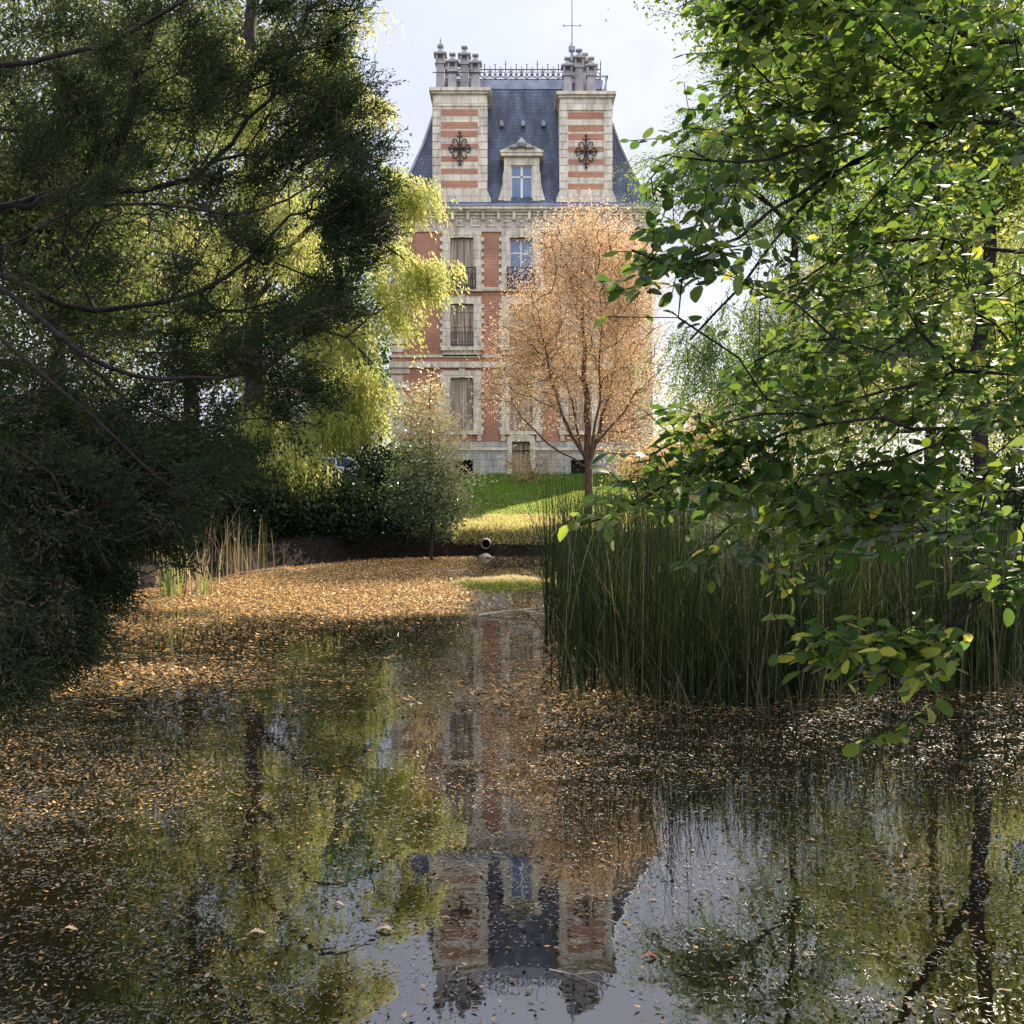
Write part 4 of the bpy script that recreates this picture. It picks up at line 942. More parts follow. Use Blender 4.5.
bl = [(340, 130, 40, 70, 6.6, .5, 2.2), (350, 205, 40, 70, 6.5, .5, 2.6), (305, 55, 60, 65, 6.7, .6, 1.6), (322, 305, 46, 55, 6.4, .6, 2.0), (330, 10, 40, 25, 6.6, .5, 1.4),
      (240, 385, 100, 48, 6.1, .8, 1.3), (165, 455, 88, 52, 5.9, .8, 1.6), (110, 490, 125, 66, 5.4, .7, 1.9), (150, 470, 120, 60, 6.4, .7, 1.2), (45, 598, 78, 58, 5.0, .6, 2.2), (20, 672, 62, 46, 4.8, .5, 2.0), (105, 540, 80, 36, 5.4, .6, 1.9), (175, 505, 52, 28, 5.8, .5, 1.5),
      (160, 245, 120, 120, 6, .9, .33), (100, 70, 130, 90, 6, .9, .9), (230, 55, 80, 70, 6.4, .8, 1.0), (250, 170, 60, 70, 6.4, .6, .9), (30, 330, 70, 90, 5.7, .9, .55), (60, 430, 80, 60, 5.6, .8, .9), (60, 180, 90, 60, 6.2, .8, .55), (190, 330, 90, 30, 6, .6, .6),
      (60, -110, 260, 80, 6, 1.0, .5)]
T = in_blobs(bl, 4500, 11, 0.011)
T = T[T[:, 2] > 0.22]; NF = len(T)
T = np.concatenate([T, in_blobs([(150, 250, 140, 110, 6, .8, 1), (90, 390, 110, 70, 5.6, .7, 1.2), (230, 120, 80, 80, 6.4, .5, .6), (150, 560, 80, 30, 5.4, .4, .5)], 900, 3)])
def jfn(T, sk):
    T = T[:NF]
    D = unit(unit(T-np.array((-3.6, 5.5, 2.6)))+np.array((0.1, 0, 0.2))+rdir(len(T))*0.65)
    return sprays(T, D, 8, 10, 0.17, 0.027, 0.0085, 0.75, bend=0.03, gather=0.9, an=0.7)
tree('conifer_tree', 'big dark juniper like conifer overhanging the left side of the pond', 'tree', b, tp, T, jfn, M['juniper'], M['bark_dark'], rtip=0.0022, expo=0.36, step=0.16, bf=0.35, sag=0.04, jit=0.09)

# --- broadleaf tree, right foreground (trunk outside the picture)
b = np.array((5.4, 3.6, -0.4))
tp = [([b, (5.35, 3.6, 1.2), (5.3, 3.65, 2.6), (5.2, 3.7, 4.2), (5.1, 3.8, 5.6)], 0.16, 0.06),
      (pp((1900, 180, 3.7), (1400, 60, 3.5), (1024, 43, 3.3), (985, 45, 3.3), (945, 25, 3.2), (900, -10, 3.1)), 0.022, 0.008),
      (pp((1900, 300, 3.7), (1400, 160, 3.5), (1024, 122, 3.4), (940, 123, 3.4), (900, 140, 3.4), (855, 162, 3.4), (800, 215, 3.5), (740, 282, 3.5), (690, 340, 3.5)), 0.022, 0.004),
      (pp((1020, 122, 3.4), (985, 95, 3.5), (955, 60, 3.6), (940, 50, 3.7)), 0.014, 0.006),
      (pp((940, 123, 3.4), (870, 130, 3.3), (800, 150, 3.2), (740, 165, 3.1), (690, 150, 3.0)), 0.009, 0.003),
      (pp((860, 162, 3.4), (800, 190, 3.3), (740, 235, 3.2), (680, 262, 3.0), (632, 250, 2.9)), 0.008, 0.003),
      (pp((1900, 420, 3.7), (1400, 400, 3.4), (1024, 372, 3.2), (940, 375, 3.2), (880, 395, 3.2), (800, 410, 3.2), (720, 420, 3.2), (650, 455, 3.1)), 0.016, 0.003),
      (pp((1900, 460, 3.7), (1400, 450, 3.3), (1024, 430, 3.0), (920, 428, 3.0), (860, 418, 3.0), (790, 430, 3.0), (720, 465, 2.95), (640, 500, 2.9), (580, 525, 2.85)), 0.015, 0.003),
      (pp((1900, 520, 3.7), (1300, 520, 3.2), (1060, 540, 2.8), (1000, 585, 2.75), (950, 630, 2.7), (900, 660, 2.7), (865, 690, 2.7)), 0.011, 0.003),
      (pp((1000, 585, 2.75), (960, 610, 2.7), (905, 660, 2.7), (840, 645, 2.7), (785, 628, 2.7)), 0.006, 0.002),
      (pp((1400, -60, 3.6), (1024, -60, 3.5), (850, -30, 3.4), (720, 10, 3.3)), 0.02, 0.005),
      (pp((1400, 250, 3.5), (1024, 250, 3.6), (920, 240, 3.8), (830, 260, 4), (760, 300, 4.1)), 0.012, 0.004)]
bl = [(760, 110, 76, 70, 3.4, .5, 1.5), (860, 60, 110, 60, 3.3, .5, 1.0), (960, 110, 80, 90, 3.3, .5, 1.0), (735, 30, 55, 40, 3.3, .4, 1.4), (712, 200, 50, 34, 3.1, .3, 1.2), (690, 262, 44, 24, 3.0, .3, 1.0), (640, 232, 22, 34, 2.9, .2, .8), (668, 292, 34, 20, 2.9, .2, 1.1),
      (820, 200, 90, 60, 3.7, .5, .9), (920, 280, 90, 70, 3.6, .6, .75), (800, 280, 80, 36, 3.6, .4, .7), (880, 345, 100, 30, 3.4, .4, .7), (860, 395, 110, 26, 3.2, .3, .8), (740, 425, 80, 24, 3.1, .3, .8), (665, 475, 46, 24, 2.95, .2, 1.5), (740, 480, 70, 30, 3, .25, 1.9), (600, 515, 24, 14, 2.8, .1, .9),
      (810, 500, 90, 36, 3.2, .3, 1.7), (880, 470, 60, 36, 3.3, .3, .8), (985, 470, 44, 60, 2.9, .3, .8), (850, 660, 84, 24, 2.7, .15, 1.5), (915, 655, 30, 22, 2.7, .15, .8), (800, 640, 30, 14, 2.7, .1, 1.0), (975, 560, 40, 36, 2.8, .2, .9), (985, 340, 50, 80, 3.1, .4, .8), (770, 560, 34, 20, 3.2, .2, .5),
      (840, 330, 90, 56, 4.6, .6, .9), (940, 390, 100, 60, 4.6, .5, .9), (760, 395, 80, 36, 4.2, .5, .9), (800, 545, 110, 30, 3.7, .3, 1.0), (930, 515, 80, 40, 3.5, .3, .9), (890, 210, 100, 70, 4.8, .6, .8),
      (860, 735, 22, 16, 2.7, .1, .6), (900, -90, 240, 60, 3.6, .6, .8)]
T = in_blobs(bl, 2150, 7, 0.025)
def bfn(T, sk):
    Nn, PA = sk[0], sk[1]
    C, A, NN, v = [], [], [], []
    ctr = np.array((4.8, 3.6, 2.6))
    for t in T:
        d = np.sum((Nn-t)**2, 1); j = int(d.argmin()); p = PA[j]; q = Nn[p] if p >= 0 else Nn[j]
        ax = t-q; ax = ax/(np.linalg.norm(ax)+1e-6); ax[2] = ax[2]*0.6
        ax = ax+0.35*(t-ctr)/np.linalg.norm(t-ctr); ax /= np.linalg.norm(ax)
        side = np.cross(ax, (0, 0, 1)); side /= np.linalg.norm(side)+1e-6
        k = rng.integers(4, 8); cv = rng.random()*0.5
        for i in range(k):
            s = 0.17*i/k*(1 if i else 0); sg = 1 if i % 2 else -1
            C.append(t-ax*s); dd = ax*(1.0 if i == 0 else 0.55)+side*sg*(0.0 if i == 0 else 0.9)+rng.normal(size=3)*0.22+np.array((0, 0, -0.22)); A.append(dd/np.linalg.norm(dd))
            nn = np.array((0, 0, 1.0))+rng.normal(size=3)*0.42; NN.append(nn/np.linalg.norm(nn))
            yel = 0.42 if (t[2] < 1.65 and rng.random() < 0.40) or rng.random() < 0.015 else 0
            v.append(cv+rng.random()*0.2+yel)
    C, A, NN, v = map(np.array, (C, A, NN, v)); n = len(C)
    L = rng.uniform(0.030, 0.066, n); W = L*rng.uniform(0.52, 0.70, n)
    V, Fq, k = broadleaves(C, A, NN, L, W)
    return V, Fq, np.repeat(v, 6)
tree('broadleaf_tree', 'near tree with oval green leaves reaching in from the right', 'tree', b, tp, T, bfn, M['broad'], M['bark_dark'], rtip=0.0016, expo=0.33, step=0.12, bf=0.3, sag=-0.03, jit=0.08, k=6)

# ================================================================== REEDS AND GRASSES (too many to count)
def blades(B, H, Wd, lean, segs=5, curl=0.5, dirs=None):
    n = len(B); a = rng.uniform(0, 2*np.pi, n); d = np.stack([np.cos(a), np.sin(a), 0*a], 1) if dirs is None else unit(dirs)
    f = rng.uniform(0, 2*np.pi, n); wv = np.stack([np.cos(f), np.sin(f), 0*f], 1)
    s = np.linspace(0, 1, segs+1); le = (lean*H)[:, None]*(s[None]**(1.0+curl))
    P = B[:, None]+np.array((0, 0, 1.0))*(H[:, None]*s[None]*np.sqrt(np.maximum(0.05, 1-(lean[:, None]*s[None])**2)))[..., None]+d[:, None]*le[..., None]
    ww = Wd[:, None]*np.array([1-0.92*t**2.2 for t in s])[None]
    V = np.stack([P-wv[:, None]*ww[..., None]/2, P+wv[:, None]*ww[..., None]/2], 2).reshape(-1, 3)
    i = np.arange(n)[:, None]*(segs+1)*2; j = np.arange(segs)[None]*2
    q = (i+j)[..., None]+np.array((0, 1, 3, 2)); return V, q.reshape(-1, 4)

def stuff(name, V, Fq, v, mat, label, cat):
    o = big_mesh(name, V, Fq, mat, v=v); tag(o, label, cat, kind='stuff'); return o

def reed_field(n, y0, y1, pxl, pxr, zoff=-0.15):
    Yy = y0+(y1-y0)*rng.random(n)**1.3; px = pxl(Yy)+(pxr(Yy)-pxl(Yy))*rng.random(n); return np.stack([(px-512)*Yy/F, Yy, np.full(n, zoff)], 1)
n = 6800
edge = lambda Y: 562-3*(Y-10)+9*np.sin(Y*3.1)+np.abs(rng.normal(size=np.shape(Y)))*22
B = reed_field(n, 9.7, 15.5, edge, lambda Y: 1090+0*Y)
B[:, 1] += 0.35*np.sin(B[:, 0]*2.3)+0.5*np.clip(B[:, 0]-3.2, 0, 2)
clump = rng.normal(size=(260, 2))*0
ci = rng.integers(0, n, 420); near = ci[rng.integers(0, 420, n)]; mixm = (rng.random(n) < 0.55)[:, None]
B[:, :2] = np.where(mixm, B[near][:, :2]+rng.normal(size=(n, 2))*0.09, B[:, :2])
hs = np.where((B[:, 0]/B[:, 1]*F+512) < 690, 0.98, 0.80)
H = (2.25*(1.12-0.62*rng.random(n)**1.6)+0.1)*hs*(0.90+0.07*np.sin(B[:, 0]*3.7+B[:, 1])+.07*np.sin(B[:, 0]*9.1+2*B[:, 1])); lean = np.abs(rng.normal(size=n))*0.20; bent = rng.random(n) < 0.13; lean = np.where(bent, rng.uniform(0.3, 0.75, n), lean)
Wd = rng.uniform(0.008, 0.017, n); Wd = Wd*np.clip(B[:, 1]/11, 1, 1.3)
V, Fq = blades(B, H, Wd, np.clip(lean, 0, .8), 6, 0.9)
v = np.repeat(np.where(rng.random(n) < 0.13, rng.uniform(0.85, 1, n), rng.random(n)*0.66), 6)
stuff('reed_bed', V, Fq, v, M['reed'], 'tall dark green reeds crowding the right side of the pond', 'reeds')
# cattail heads standing among the reeds? none show; a few tall thin rushes at the corner instead
n = 620; B = reed_field(n, 13, 18, lambda Y: 545+0*Y, lambda Y: 690+0*Y); H = rng.uniform(1.9, 2.75, n)
V, Fq = blades(B, H, np.full(n, .014), np.abs(rng.normal(size=n))*0.12, 5, 0.5)
stuff('rushes', V, Fq, np.repeat(rng.random(n)*0.7, 5), M['reed'], 'thin tall rushes at the back corner of the reed bed', 'rushes')
# short broken stalks leaning out of the reeds' foot
n = 240; B = reed_field(n, 8.9, 9.9, lambda Y: 566+0*Y, lambda Y: 1060+0*Y); H = rng.uniform(0.25, 1.1, n)
V, Fq = blades(B, H, np.full(n, .008), rng.uniform(0.1, 0.8, n), 4, 0.2)
stuff('broken_reeds', V, Fq, np.repeat(rng.uniform(0.5, 1.0, n), 4), M['reed'], 'short broken reed stalks at the foot of the reed bed', 'reeds')

# left bank clump: green iris blades, dry brown stalks
def clump_at(name, px, Y, n, sp, h0, h1, wd, lean, vals, mat, label, cat, spx=None):
    x = (px-512)*Y/F; B = np.stack([x+rng.normal(size=n)*(spx or sp), Y+rng.normal(size=n)*sp, np.zeros(n)], 1); B[:, 2] = np.maximum(ground_z(B[:, 0], B[:, 1]), -0.1)
    V, Fq = blades(B, rng.uniform(h0, h1, n), np.full(n, wd), np.clip(np.abs(rng.normal(size=n))*lean, 0, .85), 6, 1.0)
    o = big_mesh(name, V, Fq, mat, v=np.repeat(rng.uniform(*vals, n), 6)); L_ = (x, Y, 0)
    return tag(o, label, cat)
clump_at('iris_clump', 171, 19.5, 22, .10, .8, 1.35, .035, .10, (0.85, 1.0), mat_leaf("bright_iris_blade", [(0.09, 0.15, 0.03), (0.15, 0.22, 0.05)], .45, tcols=[(0.22, 0.34, 0.06), (0.36, 0.44, 0.10)]), 'small clump of bright green upright iris blades by the left bank', 'plant')
clump_at('iris_clump', 203, 19.8, 14, .12, .4, .8, .03, .2, (0.3, 1.0), bpy.data.materials['bright_iris_blade'], 'short yellow green iris blades right of the bright clump', 'plant')
clump_at('dry_reed_clump', 218, 24.0, 95, .5, .9, 1.7, .022, .33, (0.0, 0.55), M['drygrass'], 'dry brown reed stalks leaning on the far left bank', 'reeds', .75)
clump_at('dry_reed_clump', 188, 20.6, 60, .22, .5, 1.25, .02, .5, (0.3, 0.75), M['drygrass'], 'arching pale straw blades behind the iris clump', 'reeds', .35)
clump_at('sedge_clump', 250, 25.5, 40, .35, .9, 1.9, .02, .12, (0.1, 0.9), M['reed'], 'upright thin green sedge beside the dry reeds', 'sedge')
for (px, Y, h, ln, lab) in [(171, 18.6, 1.0, .05, 'straw coloured upright stalk in the water before the iris clump'), (128, 17.2, .9, .45, 'bent straw stalk leaning left over the water'), (196, 18.9, .7, .12, 'short straw stalk in the water right of the iris clump'), (152, 18.2, .55, .2, 'thin straw stalk at the left of the iris clump')]:
    x = (px-512)*Y/F; mb = MB(); mb.tube([(x, Y, -0.1), (x+ln*h*.3, Y, h*.45), (x+ln*h*.9, Y, h*.95)], 0.012, 5, .4)
    mb.tube([(x+ln*h*.2, Y, h*.3), (x+ln*h*.2+.1, Y-.1, h*.5), (x+ln*h*.2+.26, Y-.1, h*.35)], 0.008, 4, .4)
    o = mb.build('dry_stalk', M['twig']); tag(o, lab, 'stalk')

# lawn blades
def lawn_field(n, y0, y1, pxl, pxr, h, wd, mat, name, label, lit=False, cond=None):
    Y = np.sqrt(rng.random(n)*(y1*y1-y0*y0)+y0*y0); px = rng.uniform(pxl, pxr, n); x = (px-512)*Y/F
    z = ground_z(x, Y); keep = z > 0.35
    if cond is not None: keep &= cond(x, Y)
    B = np.stack([x, Y, z-0.01], 1)[keep]; n = len(B)
    a = rng.uniform(0, 2*np.pi, n); A = unit(np.stack([np.cos(a)*.5, np.sin(a)*.5, np.ones(n)], 1)+rng.normal(size=(n, 3))*.25); Bv = unit(np.cross(A, rdir(n)))
    V, Fq = diamonds(B, A, Bv, h*rng.uniform(.5, 1.3, n), wd*rng.uniform(.6, 1.3, n))
    return stuff(name, V, Fq, rng.random(n), mat, label, 'grass')
lawn_field(90000, 32.3, 54, 330, 690, 0.10, 0.035, M['lawn'], 'lawn_grass', 'short green mown grass on the rising lawn')
n = 9000; a = rng.uniform(0, 2*np.pi, n); q = np.sqrt(rng.random(n)); x = -0.15+1.25*q*np.cos(a); y = 22.3+1.8*q*np.sin(a); z = ground_z(x, y); kp = z > -0.03; B = np.stack([x, y, z-.01], 1)[kp]; n = len(B)
A = unit(np.array((0, 0, 1.0))+rng.normal(size=(n, 3))*.45); V, Fq = diamonds(B, A, unit(np.cross(A, rdir(n))), rng.uniform(.03, .10, n), rng.uniform(.015, .03, n))
stuff('spit_grass', V, Fq, np.clip((B[:, 1]-21.3)/1.6+rng.normal(size=n)*.2, 0, 1), mat_leaf('spit_grass_blade', [(0.10, 0.13, 0.03), (0.20, 0.21, 0.06), (0.50, 0.43, 0.18), (0.66, 0.54, 0.28)], .35), 'low tongue of grass in the far water, its sunlit back painted straw yellow', 'grass')  # yellow sunlight on the far edge is put into the blade colour
lawn_field(60000, 32.1, 36.6, 452, 660, 0.085, 0.04, M['straw'], 'bank_edge_grass', 'dry grass along the top of the far bank, yellowed for the sunlit lawn edge')  # dry bank grass, carried up the lawn in pale yellow for its sunlit patch
lawn_field(2500, 32.1, 32.9, 250, 640, 0.24, 0.025, M['drygrass'], 'hanging_straw', 'straw and dead stems along the edge of the far bank')

n = 2600; x = 3.0+rng.normal(size=n)*3.2; y = 37+rng.normal(size=n)*3.6; kp = (y > 32.6) & (y < 52); x = x[kp]; y = y[kp]; n = len(x)
a = rng.uniform(0, 2*np.pi, n); A = unit(np.stack([np.cos(a), np.sin(a), rng.normal(size=n)*.2], 1)); B_ = unit(np.stack([-np.sin(a), np.cos(a), rng.normal(size=n)*.2], 1))
V, Fq = diamonds(np.stack([x, y, ground_z(x, y)+.075], 1), A, B_, rng.uniform(.06, .12, n), rng.uniform(.04, .08, n))
stuff('fallen_lawn_leaves', V, Fq, rng.random(n), M['gold'], 'orange leaves dropped on the grass round the golden tree', 'fallen leaves')

# ================================================================== FLOATING LEAVES
def fbm(x, y, sc, seed):
    r = np.random.default_rng(seed); o = 0; a = 1; t = 0
    for k in range(5):
        for _ in range(3):
            th = r.uniform(0, 2*np.pi); ph = r.uniform(0, 6.28); o = o+a*np.sin((x*np.cos(th)+y*np.sin(th))*sc*(1.9**k)+ph)
        t += a*3; a *= 0.62
    return 0.5+0.5*o/t*2.2
def density(x, y):
    px = 512+x*F/y; py = HY+CAMZ*F/y
    nz = fbm(x, y, 0.9, 3); nz2 = fbm(x, y, 3.0, 5)
    far = 1.5*np.clip((622-py)/20+ (nz-.5)*1.6, 0, 1)*np.clip((470-px)/60+.5, 0, 1)                       # brown mat before the far left bank
    mid = np.clip(1.0-np.abs(py-672)/48+(nz-.5)*1.2, 0, 1)*np.clip((300-px)/120+.4*(nz2-.5), 0, 1)
    nearp = np.clip(1.1-np.abs(py-788)/52+(nz-.5)*1.0, 0, 1)*np.clip((300-px)/110+.5*(nz2-.5), 0, 1)
    mid2 = np.clip(1.0-np.abs(py-745)/30, 0, 1)*np.clip((200-px)/150, 0, 1)*.6
    ctr = np.clip(1-np.hypot((px-560)/110, (py-720)/150), 0, 1)*.62
    right = np.clip(1-np.hypot((px-930)/190, (py-860)/150), 0, 1)*.85*np.clip(nz2*1.8-.4, 0, 1)
    gen = 0.20+0.34*np.clip(nz*1.7-.55, 0, 1)*np.clip(nz2*1.5-.2, 0, 1)+.12*np.clip((400-px)/300, 0, 1)
    clear = np.clip(1.25-np.hypot((px-560)/150, (py-1010)/85), 0, 1)+0.8*np.clip(1.2-np.hypot((px-385)/45, (py-760)/80), 0, 1)+np.clip(1.3-np.hypot((px-380)/130, (py-640)/22), 0, 1)*.8+np.clip(1.2-np.hypot((px-535)/60, (py-592)/16), 0, 1)
    d = np.maximum.reduce([far, mid*1.3, nearp*1.25, gen+ctr, right, mid2])
    return np.clip(d, 0, 1.5)*np.clip(1-clear*.85, 0.03, 1)
# candidates spread evenly over the water
n = 900000
x = rng.uniform(-8.8, 12, n); y = rng.uniform(3.0, 32.2, n)
px = 512+x*F/y
ok = (px > -40) & (px < 1070) & (pond_sd(x, y) < 0.25); x = x[ok]; y = y[ok]
# drift lines: positions nudged into ragged streaks
dn = density(x, y); streak = 0.55+0.9*fbm(x*0.8, y*2.2, 5.0, 11)
keep = rng.random(len(x)) < dn*np.clip(streak, .1, 1.4)*1.0
x = x[keep]; y = y[keep]; dd = dn[keep]; n = len(x)
near = y < 9
L = np.where(near, rng.uniform(.012, .040, n), rng.uniform(.025, .055, n)); L = np.where(rng.random(n) < .05, L*1.5, L); L = np.where(near, np.minimum(L*np.exp(rng.normal(size=n)*.28), .036), L*np.exp(rng.normal(size=n)*.28)); W = L*np.where(rng.random(n) < .25, rng.uniform(.05, .15, n), rng.uniform(.25, .6, n))
a = rng.uniform(0, 2*np.pi, n); tl = rng.normal(size=(n, 2))*np.where(dd > .6, .20, .09)[:, None]
A = unit(np.stack([np.cos(a), np.sin(a), tl[:, 0]], 1)); Bv = unit(np.stack([-np.sin(a), np.cos(a), tl[:, 1]], 1))
C = np.stack([x, y, 0.004+rng.random(n)*0.006+np.abs(tl).sum(1)*L*.5], 1)
V, Fq = diamonds(C, A, Bv, L, W)
V = V.reshape(-1, 4, 3); V[:, 2, 2] += L*rng.uniform(0, .25, n); V = V.reshape(-1, 3)
# fine fragments on the near water
n2 = 620000; x2 = rng.uniform(-7.0, 7.0, n2); y2 = 3.2+9.3*rng.random(n2)**1.25; ok = np.abs(x2/y2) < .56; x2 = x2[ok]; y2 = y2[ok]
d2 = np.clip(density(x2, y2)*1.5+.12*(x2 < 0)+.05, 0, 1)*np.clip(.1+1.5*fbm(x2*.9, y2*2.0, 7.0, 17)-.25, 0.05, 1)*(1-.93*np.clip(1.35-np.hypot((512+x2*F/y2-560)/150, (HY+2*F/y2-1010)/80), 0, 1))
kp = rng.random(len(x2)) < d2*.62*np.clip(1.15-.05*y2, .55, 1); x2 = x2[kp]; y2 = y2[kp]; m = len(x2)
L2 = rng.uniform(.008, .034, m)*np.exp(rng.normal(size=m)*.25); W2 = rng.uniform(.002, .007, m); a2 = rng.normal(size=m)*.9+1.6*np.sin(x2*1.3+y2*.7); t2 = rng.normal(size=(m, 2))*.07
A2 = unit(np.stack([np.cos(a2), np.sin(a2), t2[:, 0]], 1)); B2 = unit(np.stack([-np.sin(a2), np.cos(a2), t2[:, 1]], 1))
V2, F2 = diamonds(np.stack([x2, y2, .004+np.abs(t2).sum(1)*L2*.5], 1), A2, B2, L2, W2)
V2 = V2.reshape(-1, 4, 3); V2[:, 2] += B2*(L2*rng.normal(size=m)*.35)[:, None]; V2[:, 2, 2] = np.maximum(V2[:, 2, 2], .003); V2 = V2.reshape(-1, 3)
stuff('floating_weed', V2, F2, rng.random(m)**1.4, mat_leaf('wet_plant_scrap', [(0.022, 0.017, 0.009), (0.06, 0.045, 0.024), (0.13, 0.095, 0.055), (0.32, 0.25, 0.16)], .1, gloss=0.3, rough=.45), 'fine pale scraps of weed and stalk adrift on the near water', 'pond weed')
v = np.clip(rng.random(n)**1.5*0.60+0.75*np.clip(dd-.30, 0, .8)*rng.random(n)+np.where(rng.random(n) < .07, .45, 0), 0, 1)  # sun patches painted as brighter orange leaves, shade as duller olive ones
stuff('floating_leaves', V, Fq, v, M['litter'], 'brown fallen leaves and fragments floating over the pond', 'fallen leaves')
print('floating', n)
# oval leaves afloat
n = 1100; x = rng.uniform(-2.6, 5.2, n); y = rng.uniform(3.6, 10, n); ok = rng.random(n) < (0.35+.65*(x > .4)); x = x[ok]; y = y[ok]; n = len(x)
a = rng.uniform(0, 2*np.pi, n); A = np.stack([np.cos(a), np.sin(a), rng.normal(size=n)*.03], 1); NN = unit(np.stack([rng.normal(size=n)*.05, rng.normal(size=n)*.05, np.ones(n)], 1))
Lf = rng.uniform(.014, .044, n); V, Fq, k = broadleaves(np.stack([x, y, np.full(n, .008)], 1), unit(A), NN, Lf, Lf*rng.uniform(.4, .7, n))
V[:, 2] = np.maximum(V[:, 2], .003)
stuff('floating_oval_leaves', V, Fq, np.repeat(rng.random(n)**1.5, 6), mat_leaf("floating_oval_leaf", [(0.06, 0.07, 0.04), (0.13, 0.14, 0.10), (0.30, 0.28, 0.22), (0.34, 0.20, 0.08)], .1, gloss=0.5, rough=.4), 'pale oval leaves afloat on the near water', 'fallen leaves')

# a few bigger fallen leaves that can be told apart
def oak_leaf(x, y, a, L, mat, lab):
    o_ = []; n = 9
    for i in range(n+1):
        t = i/n; o_.append((t, (0.10+0.22*math.sin(math.pi*t**.9))*(1.0 if i % 2 else 0.55)))
    mb = MB(); up_ = [(t, w_) for t, w_ in o_]
    def w2(t, w_): return (x+L*(t*math.cos(a)-w_*math.sin(a)), y+L*(t*math.sin(a)+w_*math.cos(a)), 0.010+abs(w_)*L*.3+.006*math.sin(t*5))
    for i in range(n):
        (t0, w0), (t1, w1) = up_[i], up_[i+1]
        mb.add([w2(t0, 0), w2(t1, 0), w2(t1, w1), w2(t0, w0)], [(0, 1, 2, 3)]); mb.add([w2(t0, 0), w2(t0, -w0), w2(t1, -w1), w2(t1, 0)], [(0, 1, 2, 3)])
    mb.tube([w2(-.25, 0), w2(0, 0)], .0015, 4)
    tag(mb.build('oak_leaf', mat), lab, 'leaf')
ml = mat_simple("tan_fallen_leaf", (0.42, 0.26, 0.14), (0.62, 0.44, 0.28), rough=.6, scale=30); mr = mat_simple("red_fallen_leaf", (0.40, 0.08, 0.05), (0.5, 0.14, 0.08), rough=.6, scale=30)
for px, py, a, L, mt, lab in [(250, 935, .2, .07, ml, 'tan lobed leaf floating low in the left half'), (391, 932, 2.8, .075, ml, 'tan leaf floating beside the reflected sky'), (64, 931, .1, .06, ml, 'small reddish tan leaf near the lower left corner'), (335, 905, -.3, .05, ml, 'small pinkish leaf floating below the cypress reflection'), (645, 958, .1, .055, mr, 'red leaf floating right of the mansion reflection')]:
    y = CAMZ*F/(py-HY); oak_leaf((px-512)*y/F, y, a, L, mt, lab)
# twigs afloat
for px, py, ang, L, lab in [(582, 978, -.5, .30, 'pale forked twig floating under the mansion reflection'), (530, 615, .15, 1.7, 'long pale branch lying in the water beside the reeds'), (268, 574, .3, 1.9, 'fallen pale branch at the water edge beneath the cypress'), (455, 574, -.9, 1.6, 'curved bare branch in the shallows under the young tree'), (700, 660, .6, .0, '')]:
    if not L: continue
    y = CAMZ*F/(py-HY); x = (px-512)*y/F; mb = MB(); r = .0035 if L < 1 else .022
    pts = [(x-L/2*math.cos(ang), y-L/2*math.sin(ang), r*.6), (x-L*.1, y, r*1.5+L*.03), (x+L*.2, y+L*.05, r+L*.05), (x+L/2*math.cos(ang), y+L/2*math.sin(ang), r)]
    mb.tube(pts, r, 6, .5); mb.tube([pts[1], (x+L*.15, y-L*.22, r+L*.02), (x+L*.32, y-L*.3, r)], r*.6, 5, .5)
    tag(mb.build('floating_branch', M['twig']), lab, 'branch')
for px, py, Y, lab in [(515, 540, 31.6, 'thin bent stem hanging on the dark bank'), (530, 537, 31.8, 'crooked root poking from the dark bank')]:
    x, y, z = P3(px, py, Y); mb = MB()
    q_ = np.linspace(0, 1, 12); mb.tube([(x-.35+.8*t+.05*math.sin(9*t+px), y-.12*t, max(-.03, z-.35+(.75-.2*(px % 3))*math.sin(math.pi*(t*.9+.05))+.04*math.sin(13*t+px))) for t in q_], .009, 5, .5)
    tag(mb.build('bare_stem', M['bark_gold']), lab, 'stem')

# ================================================================== CULVERT, RUBBLE, CAR
cx, cy, cz = P3(486, 543.5, 31.7)
o = root('culvert_pipe', (cx, cy, cz), 'round concrete drain pipe poking out of the far bank', 'pipe')
mb = MB(); k = 20; ro, ri = .155, .132; y0, y1 = cy-.25, cy+1.6
for i in range(k):
    a0, a1 = 2*math.pi*i/k, 2*math.pi*(i+1)/k
    def q(r, a, y): return (cx+r*math.cos(a), y, cz+r*math.sin(a))
    mb.add([q(ro, a0, y0), q(ro, a1, y0), q(ro, a1, y1), q(ro, a0, y1)], [(0, 1, 2, 3)]); mb.add([q(ri, a0, y0), q(ri, a0, y1), q(ri, a1, y1), q(ri, a1, y0)], [(0, 1, 2, 3)])
    mb.add([q(ri, a0, y0), q(ri, a1, y0), q(ro, a1, y0), q(ro, a0, y0)], [(0, 1, 2, 3)])
mb.build('pipe', M['concrete'], o)
labs = ['largest pale stone piled under the drain pipe', 'flat pale stone leaning under the drain pipe', 'rounded pale stone left of the pile under the pipe', 'small stone at the water edge below the pipe', 'pinkish stone at the right of the pile under the pipe', 'broken slab stone at the front of the pile under the pipe']
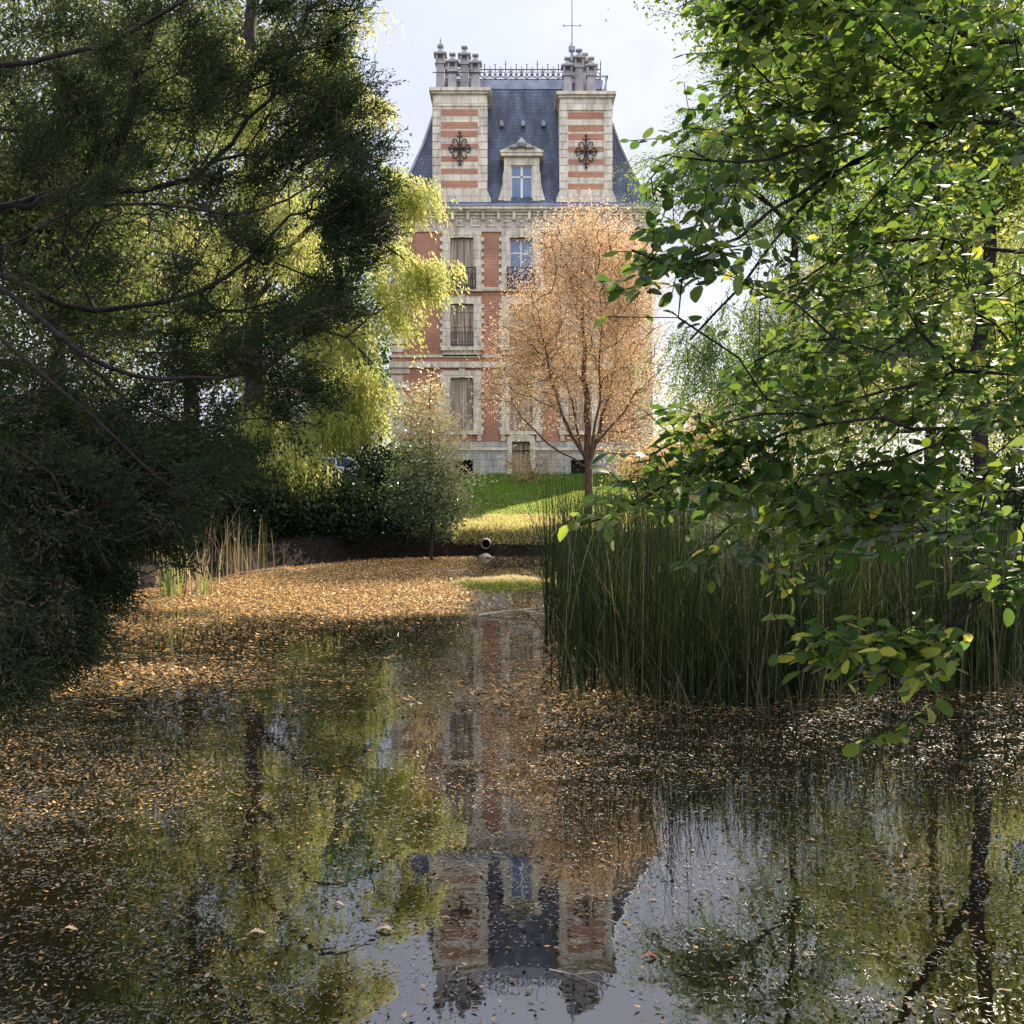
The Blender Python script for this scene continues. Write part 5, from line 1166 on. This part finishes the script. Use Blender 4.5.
for i, (px, py, s) in enumerate([(486, 555, .15), (491, 558, .13), (473, 557, .10), (478, 559, .08), (481, 556, .11), (484, 560, .12)]):
    c = P3(px, py, 31.3+.05*i); mb = MB(); r_ = np.random.default_rng(40+i)
    n1, n2 = 4, 6
    for a in range(n1+1):
        th = math.pi*a/n1
        for b_ in range(n2):
            ph = 2*math.pi*b_/n2; rr = s*(0.6+.6*r_.random()); mb.v.append((c[0]+rr*1.2*math.sin(th)*math.cos(ph), c[1]+rr*math.sin(th)*math.sin(ph), c[2]-.05+rr*.75*math.cos(th)))
    for a in range(n1):
        for b_ in range(n2): mb.f.append((a*n2+b_, a*n2+(b_+1) % n2, (a+1)*n2+(b_+1) % n2, (a+1)*n2+b_))
    tag(mb.build('stone', M['rubble']), labs[i], 'stone')

x0, Yc = (345-512)*46/F, 46.0; zc = gz(x0, Yc)
car = root('parked_car', (x0, Yc, zc), 'white car parked beyond the shrubs left of the mansion', 'car')
def cp(x, z): return (x0+x, zc+z)
mb = MB()
prof = [(-2.05, .32), (2.0, .32), (2.08, .62), (1.95, .80), (1.05, .95), (.98, .97), (-1.7, .97), (-2.0, .92), (-2.1, .6)]
mb.prism([cp(*p) for p in prof], Yc-.85, Yc+.85); mb.prism([cp(*p) for p in [(-1.55, .972), (.95, .972), (.30, 1.44), (-1.15, 1.46)]], Yc-.72, Yc+.72)
mb.build('body', M['carpaint'], car)
mb = MB(); mb.prism([cp(*p) for p in [(-.25, 1.02), (.72, 1.02), (.25, 1.37), (-.25, 1.38)]], Yc-.728, Yc-.722); mb.prism([cp(*p) for p in [(-1.35, 1.02), (-.32, 1.02), (-.32, 1.38), (-1.08, 1.39)]], Yc-.728, Yc-.722)
mb.build('window', M['glass'], car)
for wx in (-1.3, 1.3):
    for wy in (-.8, .8):
        mb = MB(); k = 18; y0, y1 = Yc+wy-.1, Yc+wy+.1
        mb.prism([(x0+wx+.31*math.cos(2*math.pi*i/k), zc+.31+.31*math.sin(2*math.pi*i/k)) for i in range(k)], y0, y1); wh = mb.build('wheel', M['tyre'], car)
        mb = MB(); mb.prism([(x0+wx+.19*math.cos(2*math.pi*i/k), zc+.31+.19*math.sin(2*math.pi*i/k)) for i in range(k)], y0-.012, y1+.012); mb.build('rim', M['zinc'], wh)
for wy in (-.62, .62):
    mb = MB(); mb.box(x0+2.0, x0+2.09, Yc+wy-.14, Yc+wy+.14, zc+.62, zc+.76); mb.build('headlight', M['glass'], car)
print('faces', sum(len(o.data.polygons) for o in bpy.data.objects if o.type == 'MESH'))
